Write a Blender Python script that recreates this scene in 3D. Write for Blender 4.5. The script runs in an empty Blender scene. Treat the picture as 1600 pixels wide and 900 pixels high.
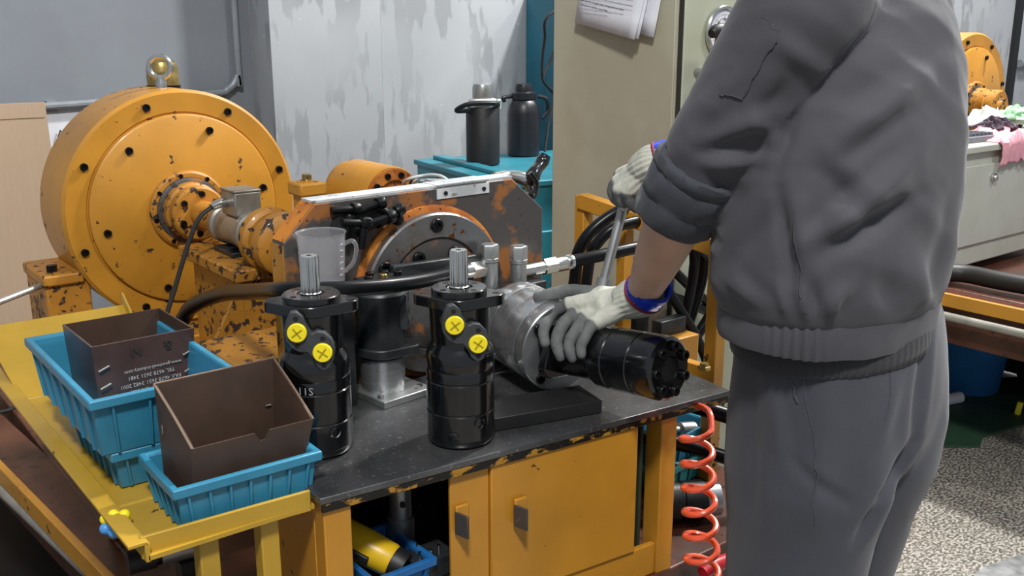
import bpy, bmesh, math, random
import numpy as np
from mathutils import Vector, Matrix, Euler, noise
random.seed(7)
SC = bpy.context.scene
COL = SC.collection
PI = math.pi

# ------------------------------------------------------------------ camera
cam_data = bpy.data.cameras.new('camera')
cam = bpy.data.objects.new('camera', cam_data)
COL.objects.link(cam)
cam_data.sensor_width = 36.0
cam_data.lens = 36.0 * 1536.0 / 1600.0
cam.location = (0, 0, 1.40)
cam.rotation_euler = (math.radians(90) - math.atan(400 / 1536.0), 0, math.radians(-38))
cam_data.clip_start = 0.05
SC.camera = cam

# ------------------------------------------------------------------ world and lamps
world = bpy.data.worlds.new('hall_light')
SC.world = world
world.use_nodes = True
bg = world.node_tree.nodes['Background']
bg.inputs['Color'].default_value = (0.83, 0.90, 1.0, 1)
bg.inputs['Strength'].default_value = 0.43


def area_lamp(name, loc, target, size, power, color=(1, 1, 1), size_y=None):
    l = bpy.data.lights.new(name, 'AREA')
    l.energy = power
    l.color = color
    l.size = size
    if size_y:
        l.shape = 'RECTANGLE'
        l.size_y = size_y
    o = bpy.data.objects.new(name, l)
    COL.objects.link(o)
    o.location = loc
    d = Vector(target) - Vector(loc)
    o.rotation_euler = d.to_track_quat('-Z', 'Y').to_euler()
    return o


area_lamp('bay_lamp_back', (4.3, 1.7, 4.8), (2.0, 2.8, 0.5), 0.30, 360, (1.0, 0.98, 0.95))
area_lamp('bay_lamp_front', (-0.8, -1.1, 4.6), (1.0, 1.3, 0.8), 0.5, 215, (1.0, 0.98, 0.95))
area_lamp('bay_lamp_side', (3.6, -0.9, 4.6), (1.6, 0.9, 0.8), 0.5, 80, (1.0, 0.98, 0.95))
area_lamp('bay_lamp_far', (6.2, 1.6, 4.8), (5.6, 2.6, 0.5), 0.6, 160, (1.0, 0.98, 0.96))

SC.view_settings.view_transform = 'Standard'
SC.view_settings.look = 'None'
SC.view_settings.gamma = 1.0
SC.view_settings.use_curve_mapping = False
SC.view_settings.exposure = -0.15

# ------------------------------------------------------------------ material helpers


def lin(h):
    h = h.lstrip('#')
    out = []
    for i in (0, 2, 4):
        c = int(h[i:i + 2], 16) / 255.0
        out.append(c / 12.92 if c <= 0.04045 else ((c + 0.055) / 1.055) ** 2.4)
    return (out[0], out[1], out[2], 1.0)


class Nodes:
    def __init__(self, name):
        self.m = bpy.data.materials.new(name)
        self.m.use_nodes = True
        self.t = self.m.node_tree
        self.b = self.t.nodes['Principled BSDF']
        self.tc = self.t.nodes.new('ShaderNodeTexCoord')

    def link(self, a, b):
        self.t.links.new(a, b)

    def noise(self, scale, detail=4, rough=0.55, stretch=None, distortion=0.0):
        n = self.t.nodes.new('ShaderNodeTexNoise')
        n.inputs['Scale'].default_value = scale
        n.inputs['Detail'].default_value = detail
        n.inputs['Roughness'].default_value = rough
        n.inputs['Distortion'].default_value = distortion
        mp = self.t.nodes.new('ShaderNodeMapping')
        if stretch:
            mp.inputs['Scale'].default_value = stretch
        self.link(self.tc.outputs['Object'], mp.inputs['Vector'])
        self.link(mp.outputs['Vector'], n.inputs['Vector'])
        return n.outputs['Fac']

    def ramp(self, fac, stops):
        r = self.t.nodes.new('ShaderNodeValToRGB')
        e = r.color_ramp.elements
        while len(e) < len(stops):
            e.new(0.5)
        for k, (p, c) in enumerate(stops):
            e[k].position = p
            e[k].color = c if not isinstance(c, (int, float)) else (c, c, c, 1)
        self.link(fac, r.inputs['Fac'])
        return r.outputs['Color']

    def mix(self, fac, a, b, mode='MIX'):
        n = self.t.nodes.new('ShaderNodeMix')
        n.data_type = 'RGBA'
        n.blend_type = mode
        for sock, v in ((n.inputs[0], fac), (n.inputs[6], a), (n.inputs[7], b)):
            if isinstance(v, (int, float)):
                sock.default_value = v
            elif isinstance(v, tuple):
                sock.default_value = v
            else:
                self.link(v, sock)
        return n.outputs[2]

    def math(self, op, a, b=0.0):
        n = self.t.nodes.new('ShaderNodeMath')
        n.operation = op
        for s, v in ((n.inputs[0], a), (n.inputs[1], b)):
            if isinstance(v, (int, float)):
                s.default_value = v
            else:
                self.link(v, s)
        return n.outputs[0]

    def bump(self, height, strength=0.3, dist=0.002):
        n = self.t.nodes.new('ShaderNodeBump')
        n.inputs['Strength'].default_value = strength
        n.inputs['Distance'].default_value = dist
        self.link(height, n.inputs['Height'])
        self.link(n.outputs['Normal'], self.b.inputs['Normal'])

    def set(self, **kw):
        names = {'color': 'Base Color', 'rough': 'Roughness', 'metal': 'Metallic', 'coat': 'Coat Weight',
                 'trans': 'Transmission Weight', 'alpha': 'Alpha', 'spec': 'Specular IOR Level', 'sss': 'Subsurface Weight',
                 'sheen': 'Sheen Weight', 'ior': 'IOR', 'coatrough': 'Coat Roughness'}
        for k, v in kw.items():
            s = self.b.inputs[names[k]]
            if isinstance(v, (int, float, tuple)):
                s.default_value = v
            else:
                self.link(v, s)
        return self


def plain(name, hexc, rough=0.5, metal=0.0, vary=0.12, scale=12, bump=0.0, **kw):
    n = Nodes(name)
    c = lin(hexc)
    f = n.noise(scale, 5)
    dark = tuple(x * (1 - vary * 1.6) for x in c[:3]) + (1,)
    lite = tuple(min(1, x * (1 + vary)) for x in c[:3]) + (1,)
    n.set(color=n.ramp(f, [(0.3, dark), (0.7, lite)]), rough=rough, metal=metal, **kw)
    if bump:
        n.bump(n.noise(scale * 12, 3), bump, 0.001)
    return n.m


def painted(name, hexc, chip=0.36, chip_hex='#2a1c10', scale=22, rough=0.42, grime=0.35, coat=0.15, stretch=None):
    """machine enamel with chips down to dark metal and grimy patches"""
    n = Nodes(name)
    c = lin(hexc)
    f = n.noise(5, 5)
    dk = tuple(x * (1 - grime) for x in c[:3]) + (1,)
    base = n.ramp(f, [(0.32, dk), (0.62, c)])
    spots = n.noise(scale, 6, 0.6, stretch)
    zone = n.noise(4.5, 3)
    th = n.math('MULTIPLY', zone, 0.35)
    s = n.math('ADD', spots, th)
    mask = n.ramp(s, [(chip, 1.0), (chip + 0.025, 0.0)])
    col = n.mix(mask, base, lin(chip_hex))
    n.set(color=col, rough=n.mix(mask, (rough,) * 3 + (1,), (0.75, 0.75, 0.75, 1)), coat=coat)
    n.bump(mask, -0.25, 0.0012)
    return n.m


def steel(name, hexc='#b9bcc0', rough=0.28, stretch=(1, 1, 14), scale=40, metal=0.95, stain=0.25):
    n = Nodes(name)
    c = lin(hexc)
    f = n.noise(scale, 2, 0.5, stretch)
    g = n.noise(6, 4)
    dk = tuple(x * (1 - stain) for x in c[:3]) + (1,)
    col = n.mix(n.ramp(g, [(0.35, 0.0), (0.65, 1.0)]), dk, c)
    n.set(color=col, metal=metal, rough=n.ramp(f, [(0.3, max(0.05, rough - 0.07)), (0.7, rough + 0.08)]))
    n.bump(f, 0.03, 0.0003)
    return n.m


def two_tone(name, a, b, scale, lo, hi, rough_a=0.5, rough_b=0.7, metal_a=0.0, metal_b=0.0, speck=None, stretch=None, bump=0.15, detail=6):
    n = Nodes(name)
    f = n.noise(scale, detail, 0.6, stretch)
    k = n.ramp(f, [(lo, 0.0), (hi, 1.0)])
    col = n.mix(k, lin(a), lin(b))
    if speck:
        s = n.ramp(n.noise(scale * 7, 4), [(0.33, 1.0), (0.38, 0.0)])
        col = n.mix(s, col, lin(speck))
    n.set(color=col, rough=n.mix(k, (rough_a,) * 3 + (1,), (rough_b,) * 3 + (1,)), metal=n.mix(k, (metal_a,) * 3 + (1,), (metal_b,) * 3 + (1,)))
    if bump:
        n.bump(f, bump, 0.001)
    return n.m


MAT = {}
MAT['orange'] = painted('ochre_machine_enamel', '#c2882a', 0.497, '#3a2613', 34, 0.42, 0.2)
MAT['orange_worn'] = painted('worn_ochre_enamel', '#bb8029', 0.567, '#33221a', 44, 0.5, 0.35)
MAT['bench_yellow'] = painted('bench_ochre_enamel', '#c4892a', 0.455, '#3b2712', 30, 0.38, 0.22)
MAT['tray_yellow'] = painted('tray_lemon_enamel', '#bc962f', 0.455, '#3a2c16', 22, 0.38, 0.25)
MAT['edge_chip'] = two_tone('chipped_bench_edge', '#2c2b28', '#a97a25', 30, 0.52, 0.58, 0.35, 0.5, 0.6, 0.0, stretch=(1, 1, 2))
MAT['rust_plate'] = two_tone('rusty_fixture_plate', '#53504e', '#8a5626', 7, 0.54, 0.585, 0.42, 0.72, 0.4, 0.0, speck='#3a302a')
MAT['rust_edge'] = two_tone('rusty_plate_side', '#a0561f', '#c47a25', 14, 0.42, 0.58, 0.6, 0.6, 0, 0, speck='#2b1a12')
MAT['top_bare_lit'] = two_tone('bare_plate_lit_top', '#c8ccce', '#e1e4e5', 9, 0.4, 0.6, 0.4, 0.5, 0.5, 0.2, speck='#8f8a82')  # bare steel with overhead light painted into its pale tone; cover strip shares it
MAT['steel'] = steel('turned_steel', '#d2d4d6', 0.25, (0.1, 0.1, 3), 40, 0.9, 0.04)
MAT['steel_dull'] = steel('dull_steel', '#a9abab', 0.38, (1, 1, 1), 30, 0.8, 0.12)
MAT['steel_ring'] = two_tone('stained_steel_ring', '#8c8d8f', '#6a655f', 9, 0.4, 0.6, 0.3, 0.42, 0.85, 0.7, speck='#7a4a20')
MAT['chrome'] = plain('bright_zinc', '#d4d4d0', 0.22, 1.0, 0.08, 30)
MAT['sensor'] = two_tone('sensor_aluminium', '#a5a29a', '#7d776c', 11, 0.45, 0.65, 0.38, 0.5, 0.75, 0.6)
MAT['brass'] = plain('dull_brass', '#b39c62', 0.3, 0.9, 0.15, 30)
MAT['gloss_black'] = plain('gloss_black_paint', '#0b0c0e', 0.20, 0.0, 0.2, 30, coat=0.6, coatrough=0.08)
MAT['iron_black'] = plain('oily_black_iron', '#303335', 0.38, 0.35, 0.3, 30, 0.15)
MAT['black_oxide'] = plain('black_oxide_steel', '#1d1e20', 0.32, 0.6, 0.2, 40)
MAT['port_plate'] = plain('matt_black_port_face', '#393c40', 0.6, 0.1, 0.2, 40)
MAT['hole'] = plain('dark_hole', '#050505', 0.7, 0.0, 0.1, 30)
MAT['yellow_plug'] = plain('yellow_plastic', '#f0dc1e', 0.38, 0.0, 0.05, 20)
MAT['plug_cross'] = plain('yellow_plastic_groove', '#a8960f', 0.45, 0.0, 0.05, 20)
MAT['blue_plug'] = plain('blue_plastic', '#4f95d8', 0.4, 0.0, 0.05, 20)
MAT['rubber'] = plain('black_rubber_hose', '#121315', 0.30, 0.0, 0.2, 20, 0.03, spec=0.22)
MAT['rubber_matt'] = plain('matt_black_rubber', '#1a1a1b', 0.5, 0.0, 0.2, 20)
MAT['crate'] = plain('blue_crate_plastic', '#33809f', 0.36, 0.0, 0.12, 9, 0.0)
MAT['crate_dark'] = plain('deep_blue_crate_plastic', '#1f63a0', 0.4, 0.0, 0.12, 9)
MAT['crate_teal'] = plain('teal_crate_plastic', '#3e9494', 0.42, 0.0, 0.12, 9)
MAT['brown_card'] = plain('brown_corrugated_plastic', '#46352b', 0.5, 0.0, 0.15, 18, 0.06)
MAT['brown_card_gloss'] = plain('brown_plastic_sheet', '#523c36', 0.3, 0.0, 0.2, 14, 0.05)
MAT['brown_edge'] = plain('brown_sheet_cut_edge', '#7b6450', 0.6, 0.0, 0.15, 30)
MAT['staple'] = plain('wire_staple', '#c9c6bd', 0.3, 0.9, 0.05, 30)
MAT['white_print'] = plain('white_print', '#b9b4ae', 0.6, 0.0, 0.1, 60)
MAT['white_mark'] = plain('white_marker', '#cfd2d8', 0.6, 0.0, 0.1, 60)
MAT['dark_print'] = plain('dark_print', '#3d3d42', 0.6, 0.0, 0.1, 60)
MAT['cardboard'] = two_tone('packing_cardboard', '#ae9880', '#a8917a', 40, 0.3, 0.7, 0.8, 0.8, stretch=(8, 1, 0.12), bump=0.12)
MAT['teal'] = plain('teal_cabinet_paint', '#22697f', 0.42, 0.0, 0.12, 5)
MAT['teal_lite'] = plain('teal_table_paint', '#2c7f90', 0.4, 0.0, 0.16, 6)
MAT['beige'] = two_tone('smudged_beige_green_paint', '#b3b09b', '#a9a38e', 3.2, 0.42, 0.62, 0.42, 0.5, speck=None, bump=0.0)
MAT['beige_door'] = two_tone('beige_green_door_paint', '#b4b8a3', '#aaad99', 3.0, 0.4, 0.62, 0.42, 0.5, bump=0.0)
MAT['seam'] = plain('dark_seam', '#2f2d28', 0.8)
MAT['bottle'] = plain('matt_black_sleeve', '#15161a', 0.55, 0.0, 0.1, 30)
MAT['bottle2'] = plain('satin_black_flask', '#1b1c22', 0.38, 0.0, 0.1, 30)
MAT['white_plastic'] = plain('white_plastic', '#d9dad8', 0.4)
MAT['clear_tube'] = plain('milky_tube', '#d6dcdd', 0.25, 0.0, 0.04)
MAT['coral'] = plain('coral_polyurethane', '#f2603f', 0.26, 0.0, 0.08, 20, coat=0.4)
MAT['red'] = plain('red_plastic', '#c8202c', 0.35)
MAT['bed_brown'] = two_tone('oily_red_brown_bed', '#583023', '#3d261d', 6, 0.4, 0.65, 0.28, 0.45, speck='#20150f')
MAT['pipe_grey'] = plain('bare_pipe', '#a9a79f', 0.35, 0.5, 0.2, 14)
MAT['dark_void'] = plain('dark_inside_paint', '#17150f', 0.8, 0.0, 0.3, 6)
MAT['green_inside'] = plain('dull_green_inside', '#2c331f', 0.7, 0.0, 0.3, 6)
MAT['tool_yellow'] = plain('tool_yellow_plastic', '#d8b01c', 0.35, 0.0, 0.08, 20)
MAT['valve_blue'] = plain('valve_blue_paint', '#234a70', 0.35, 0.0, 0.15, 20)
MAT['skin'] = plain('skin', '#cda58e', 0.5, 0.0, 0.10, 14, 0.05, sss=0.08)
MAT['hair'] = plain('black_hair', '#15120f', 0.5, 0.0, 0.3, 80, 0.3)
MAT['eye'] = plain('eye_white', '#dcd8d0', 0.25)
MAT['iris'] = plain('dark_iris', '#20140d', 0.2)
MAT['lip'] = plain('lip', '#8d5648', 0.5)
MAT['tape'] = plain('blue_glossy_tape', '#1f3fc8', 0.2, 0.0, 0.15, 20, 0.3, coat=0.4)
MAT['tape_red'] = plain('dark_red_hem', '#7c1f34', 0.7)
MAT['grey_box'] = two_tone('grey_green_box_paint', '#b6b9ae', '#abada2', 4, 0.4, 0.65, 0.4, 0.5, bump=0.0)
MAT['keys'] = plain('dark_keys', '#4a4c55', 0.5)
MAT['key_body'] = plain('keyboard_grey', '#6d7078', 0.5)
MAT['rag_white'] = plain('white_rag', '#d6dad4', 0.9, 0.0, 0.15, 20, 0.3)
MAT['rag_pink'] = plain('pink_rag', '#d99aa6', 0.9, 0.0, 0.18, 20, 0.3)
MAT['rag_green'] = plain('pale_green_rag', '#9fd0a4', 0.9, 0.0, 0.15, 20, 0.3)
MAT['rag_dark'] = plain('dark_purple_rag', '#4a3f4a', 0.9, 0.0, 0.15, 20, 0.3)
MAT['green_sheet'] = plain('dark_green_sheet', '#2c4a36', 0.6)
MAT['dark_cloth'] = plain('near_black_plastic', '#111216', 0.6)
MAT['wall_dark'] = two_tone('blue_grey_wall_paint', '#7f858c', '#777c83', 2.5, 0.35, 0.65, 0.62, 0.7, bump=0.03)
MAT['conduit'] = plain('grey_conduit', '#8e949a', 0.35, 0.2, 0.1)


def wall_light():
    n = Nodes('patched_grey_plaster')
    base = n.ramp(n.noise(1.6, 5), [(0.3, lin('#989ca1')), (0.7, lin('#a9adb1'))])
    streak = n.ramp(n.noise(13, 3, 0.5, (1.0, 1.0, 0.28)), [(0.50, 0.0), (0.54, 1.0)])
    zone = n.ramp(n.noise(1.1, 2), [(0.36, 0.0), (0.46, 1.0)])
    col = n.mix(n.math('MULTIPLY', n.math('MULTIPLY', streak, zone), 0.9), base, lin('#8b8f93'))
    spots = n.ramp(n.noise(24, 2), [(0.235, 1.0), (0.25, 0.0)])
    col = n.mix(spots, col, lin('#dfe1e2'))
    n.set(color=col, rough=0.75)
    n.bump(n.noise(60, 4), 0.08, 0.001)
    return n.m


MAT['wall_light'] = wall_light()


def terrazzo():
    n = Nodes('speckled_terrazzo')
    f = n.noise(85, 2, 0.5, (1, 1.6, 1))
    c = n.ramp(f, [(0.40, lin('#5c5750')), (0.5, lin('#8d877d')), (0.6, lin('#bdb8ae'))])
    g = n.ramp(n.noise(1.3, 4), [(0.3, 0.6), (0.7, 1.0)])
    col = n.mix(1.0, c, g, 'MULTIPLY')
    n.set(color=col, rough=0.45)
    return n.m


MAT['terrazzo'] = terrazzo()


def bench_steel():
    n = Nodes('oily_bench_steel')
    f = n.noise(5, 5)
    g = n.noise(130, 3)
    col = n.ramp(f, [(0.3, lin('#4a4b4d')), (0.7, lin('#7d7e80'))])
    fleck = n.ramp(g, [(0.60, 0.0), (0.68, 1.0)])
    col = n.mix(fleck, col, lin('#8f9091'))
    n.set(color=col, metal=0.75, rough=n.ramp(f, [(0.3, 0.26), (0.7, 0.40)]))
    n.bump(g, 0.1, 0.0005)
    return n.m


MAT['bench_steel'] = bench_steel()


def fabric(name, hexc, scale=900):
    n = Nodes(name)
    c = lin(hexc)
    f = n.noise(7, 4)
    col = n.ramp(f, [(0.3, tuple(x * 0.86 for x in c[:3]) + (1,)), (0.7, tuple(x * 1.1 for x in c[:3]) + (1,))])
    w = n.noise(scale, 2)
    n.set(color=col, rough=0.85, sheen=0.15)
    n.bump(w, 0.25, 0.0006)
    return n.m


MAT['jacket'] = fabric('grey_work_twill', '#434349')
MAT['jacket_inside'] = fabric('dark_twill_inside', '#35383f')
MAT['trousers'] = fabric('grey_trouser_twill', '#3f4149')
MAT['stitch'] = plain('stitching', '#47484f', 0.9)
MAT['knit_dark'] = fabric('dark_rib_knit', '#2c2d32', 500)


def glove_mat():
    n = Nodes('knitted_work_glove')
    # grey latex dip on fingers, off-white knit on the back: mask comes from a per-vertex fabric attribute
    at = n.t.nodes.new('ShaderNodeAttribute')
    at.attribute_name = 'dip'
    f = n.noise(30, 5)
    knit = n.ramp(f, [(0.3, lin('#a9aa9e')), (0.7, lin('#cccdbf'))])
    dip = n.ramp(f, [(0.3, lin('#4c4e50')), (0.7, lin('#6d6f6e'))])
    k = n.math('ADD', at.outputs['Fac'], n.math('MULTIPLY', n.math('SUBTRACT', f, 0.5), 0.5))
    col = n.mix(n.ramp(k, [(0.42, 0.0), (0.58, 1.0)]), knit, dip)
    n.set(color=col, rough=0.85)
    n.bump(n.noise(420, 2, 0.5), 0.5, 0.001)
    return n.m


MAT['glove'] = glove_mat()


def cup_mat():
    n = Nodes('translucent_polypropylene')
    n.set(color=lin('#f2f2f6'), rough=0.18, trans=0.85, ior=1.15, alpha=0.6)
    return n.m


MAT['cup'] = cup_mat()


def paper_mat():
    n = Nodes('printed_paper')
    n.set(color=n.ramp(n.noise(8, 4), [(0.3, lin('#d3d5de')), (0.7, lin('#e6e8ee'))]), rough=0.8)
    return n.m


MAT['paper'] = paper_mat()

# ------------------------------------------------------------------ mesh helpers


def rotz(a):
    return Matrix.Rotation(a, 4, 'Z')


def frame(origin, zdir, xhint=(1, 0, 0)):
    """matrix whose local z runs along zdir"""
    z = Vector(zdir).normalized()
    x = Vector(xhint)
    x = x - z * x.dot(z)
    if x.length < 1e-4:
        x = Vector((0, 1, 0)) - z * z.y
    x.normalize()
    y = z.cross(x)
    m = Matrix((x, y, z)).transposed().to_4x4()
    m.translation = Vector(origin)
    return m


def smooth_path(pts, sub=8):
    P = [Vector(p) for p in pts]
    if len(P) < 3:
        return P
    out = []
    for i in range(len(P) - 1):
        p0 = P[i - 1] if i else P[0] * 2 - P[1]
        p1, p2 = P[i], P[i + 1]
        p3 = P[i + 2] if i + 2 < len(P) else P[-1] * 2 - P[-2]
        for k in range(sub):
            t = k / sub
            out.append(0.5 * ((2 * p1) + (p2 - p0) * t + (2 * p0 - 5 * p1 + 4 * p2 - p3) * t * t + (3 * p1 - p0 - 3 * p2 + p3) * t ** 3))
    out.append(P[-1])
    return out


class MB:
    def __init__(self):
        self.bm = bmesh.new()

    def ring_verts(self, pts):
        return [self.bm.verts.new(p) for p in pts]

    def skin(self, rings, closed=True, cap=True):
        bm = self.bm
        n = len(rings[0])
        for a, b in zip(rings[:-1], rings[1:]):
            for i in range(n if closed else n - 1):
                j = (i + 1) % n
                try:
                    bm.faces.new((a[i], a[j], b[j], b[i]))
                except ValueError:
                    pass
        if cap:
            bm.faces.new(list(reversed(rings[0])))
            bm.faces.new(rings[-1])
        return self

    def box(self, c, s, rot=None, taper=1.0):
        hx, hy, hz = s[0] / 2, s[1] / 2, s[2] / 2
        R = rot if rot is not None else Matrix.Identity(4)
        if not isinstance(R, Matrix):
            R = Euler(R).to_matrix().to_4x4()
        v = []
        for z, k in ((-hz, 1.0), (hz, taper)):
            for x, y in ((-hx, -hy), (hx, -hy), (hx, hy), (-hx, hy)):
                v.append(self.bm.verts.new(Vector(c) + (R @ Vector((x * k, y * k, z)))))
        for f in ((3, 2, 1, 0), (4, 5, 6, 7), (0, 1, 5, 4), (1, 2, 6, 5), (2, 3, 7, 6), (3, 0, 4, 7)):
            self.bm.faces.new([v[i] for i in f])
        return self

    def lathe(self, prof, n=40, mat=None, cap=True):
        M = mat or Matrix.Identity(4)
        rings = []
        for r, z in prof:
            rings.append(self.ring_verts([M @ Vector((max(r, 1e-5) * math.cos(2 * PI * i / n), max(r, 1e-5) * math.sin(2 * PI * i / n), z)) for i in range(n)]))
        return self.skin(rings, cap=cap)

    def cyl(self, p0, p1, r0, r1=None, n=24):
        p0, p1 = Vector(p0), Vector(p1)
        r1 = r0 if r1 is None else r1
        M = frame(p0, p1 - p0)
        return self.lathe([(r0, 0), (r1, (p1 - p0).length)], n, M)

    def tube(self, pts, r, n=10, sub=8, cap=True):
        P = smooth_path(pts, sub)
        m = len(P)
        rr = r if isinstance(r, (list, tuple)) else None
        up = None
        rings = []
        for i, p in enumerate(P):
            t = (P[min(i + 1, m - 1)] - P[max(i - 1, 0)])
            t = t.normalized() if t.length > 1e-9 else Vector((0, 0, 1))
            if up is None:
                up = Vector((0, 0, 1)) if abs(t.z) < 0.9 else Vector((1, 0, 0))
            up = up - t * up.dot(t)
            up.normalize()
            s = t.cross(up)
            if rr:
                f = i / (m - 1) * (len(rr) - 1)
                k = min(int(f), len(rr) - 2)
                rad = rr[k] + (rr[k + 1] - rr[k]) * (f - k)
            else:
                rad = r
            rings.append(self.ring_verts([p + (up * math.cos(2 * PI * j / n) + s * math.sin(2 * PI * j / n)) * rad for j in range(n)]))
        return self.skin(rings, cap=cap)

    def prism(self, poly, d, mat=None):
        M = mat or Matrix.Identity(4)
        a = self.ring_verts([M @ Vector((x, y, 0)) for x, y in poly])
        b = self.ring_verts([M @ Vector((x, y, d)) for x, y in poly])
        return self.skin([a, b])

    def ball(self, c, r, n=16, m=10, mat=None):
        rx, ry, rz = (r, r, r) if isinstance(r, (int, float)) else r
        M = mat or Matrix.Identity(4)
        rings = []
        for k in range(m + 1):
            th = PI * k / m
            q = max(math.sin(th), 1e-3)
            rings.append(self.ring_verts([Vector(c) + (M @ Vector((rx * q * math.cos(2 * PI * i / n), ry * q * math.sin(2 * PI * i / n), -rz * math.cos(th)))) for i in range(n)]))
        return self.skin(rings)

    def torus(self, mat, R, r, n=32, m=10, a0=0.0, a1=2 * PI):
        full = abs(a1 - a0 - 2 * PI) < 1e-6
        cnt = n if full else n + 1
        rings = []
        for i in range(cnt):
            a = a0 + (a1 - a0) * i / n
            rings.append(self.ring_verts([mat @ Vector(((R + r * math.cos(2 * PI * j / m)) * math.cos(a), (R + r * math.cos(2 * PI * j / m)) * math.sin(a), r * math.sin(2 * PI * j / m))) for j in range(m)]))
        if full:
            rings.append(rings[0])
        return self.skin(rings, cap=not full)

    def loft(self, rings, cap=True):
        return self.skin([self.ring_verts(r) for r in rings], cap=cap)


WM = {}


def mesh_from(mb, name, ang=35, smooth=True):
    bmesh.ops.recalc_face_normals(mb.bm, faces=mb.bm.faces[:])
    me = bpy.data.meshes.new(name)
    mb.bm.to_mesh(me)
    mb.bm.free()
    if smooth:
        me.shade_smooth()
        me.set_sharp_from_angle(angle=math.radians(ang))
    return me


def build(name, mb, mat, parent=None, local=False, bevel=0.0, ang=35, label=None, seg=2):
    """link a mesh; world-space vertices are brought into the parent's frame unless local"""
    m = MAT[mat] if isinstance(mat, str) else mat
    if parent is not None:
        if not local:
            mb.bm.transform(WM[parent.name].inverted())
    elif not local:
        xs = [v.co for v in mb.bm.verts]
        lo = Vector((min(v.x for v in xs), min(v.y for v in xs), min(v.z for v in xs)))
        hi = Vector((max(v.x for v in xs), max(v.y for v in xs), max(v.z for v in xs)))
        base = Vector(((lo.x + hi.x) / 2, (lo.y + hi.y) / 2, lo.z))
        mb.bm.transform(Matrix.Translation(-base))
    me = mesh_from(mb, name, ang)
    me.materials.append(m)
    o = bpy.data.objects.new(name, me)
    COL.objects.link(o)
    if parent is not None:
        o.parent = parent
        WM[o.name] = WM[parent.name]
    elif not local:
        o.location = base
        WM[o.name] = Matrix.Translation(base)
    else:
        WM[o.name] = Matrix.Identity(4)
    if bevel:
        b = o.modifiers.new('bevel', 'BEVEL')
        b.width = bevel
        b.segments = seg
        b.limit_method = 'ANGLE'
        b.angle_limit = math.radians(40)
    if label:
        o['label'] = label
    return o


def tag(o, label, cat, group=None):
    o['label'] = label
    o['category'] = cat
    if group:
        o['group'] = group
    return o


def thing(name, label, cat, loc=(0, 0, 0), rz=0.0, group=None, mat=None):
    o = bpy.data.objects.new(name, None)
    COL.objects.link(o)
    o.empty_display_size = 0.05
    M = mat if mat is not None else Matrix.Translation(Vector(loc)) @ rotz(rz)
    o.matrix_world = M
    WM[o.name] = M
    return tag(o, label, cat, group)


def struct(name, mb, mat, parent=None, bevel=0.0):
    o = build(name, mb, mat, parent, bevel=bevel)
    if parent is None:
        o['kind'] = 'structure'
    return o


def dup(o, label=None, group=None, mat=None, parent=None):
    """copy a thing with its parts and sub-parts"""
    c = o.copy()
    COL.objects.link(c)
    if parent is not None:
        c.parent = parent
    for ch in list(o.children):
        dup(ch, parent=c)
    if mat is not None:
        c.matrix_world = mat
        WM[c.name] = mat
    if label:
        c['label'] = label
    if group:
        c['group'] = group
    return c


def put(name, mesh, parent, M):
    """one more piece that shares mesh data; M is in the thing's frame"""
    o = bpy.data.objects.new(name, mesh)
    COL.objects.link(o)
    o.parent = parent
    o.matrix_local = M
    WM[o.name] = WM[parent.name] @ M
    return o


def text_mesh(body, size, depth=0.0003):
    cu = bpy.data.curves.new('lettering', 'FONT')
    cu.body = body
    cu.size = size
    cu.extrude = depth
    cu.align_x = 'CENTER'
    cu.align_y = 'CENTER'
    cu.resolution_u = 2
    t = bpy.data.objects.new('lettering', cu)
    COL.objects.link(t)
    dg = bpy.context.evaluated_depsgraph_get()
    me = bpy.data.meshes.new_from_object(t.evaluated_get(dg))
    bpy.data.objects.remove(t)
    return me


def lettering(name, body, size, parent, M, mat):
    me = text_mesh(body, size)
    me.materials.clear()
    me.materials.append(MAT[mat])
    return put(name, me, parent, M)


def bolt_mesh(r, h, mat='black_oxide', socket=True, n=16):
    mb = MB()
    if socket:
        mb.lathe([(r * 0.96, 0), (r, h * 0.15), (r, h * 0.85), (r * 0.9, h), (r * 0.52, h), (r * 0.5, h * 0.55), (0.0001, h * 0.5)], n)
    else:
        mb.lathe([(r, 0), (r, h * 0.85), (r * 0.85, h), (0.0001, h)], 6)
    me = mesh_from(mb, 'bolt')
    me.materials.append(MAT[mat])
    return me


def remeshed(mb, voxel, smooth_iter=8, factor=0.5):
    """union of overlapping closed shapes as one continuous mesh (returns Mesh)"""
    bmesh.ops.recalc_face_normals(mb.bm, faces=mb.bm.faces[:])
    me = bpy.data.meshes.new('union')
    mb.bm.to_mesh(me)
    mb.bm.free()
    o = bpy.data.objects.new('union', me)
    COL.objects.link(o)
    r = o.modifiers.new('r', 'REMESH')
    r.mode = 'VOXEL'
    r.voxel_size = voxel
    if smooth_iter:
        s = o.modifiers.new('s', 'SMOOTH')
        s.factor = factor
        s.iterations = smooth_iter
    dg = bpy.context.evaluated_depsgraph_get()
    out = bpy.data.meshes.new_from_object(o.evaluated_get(dg))
    bpy.data.objects.remove(o)
    out.shade_smooth()
    return out


def link_mesh(name, me, mat, parent, world=True):
    if world and parent is not None:
        me.transform(WM[parent.name].inverted())
    me.materials.clear()
    me.materials.append(MAT[mat])
    o = bpy.data.objects.new(name, me)
    COL.objects.link(o)
    if parent is not None:
        o.parent = parent
        WM[o.name] = WM[parent.name]
    return o

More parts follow.
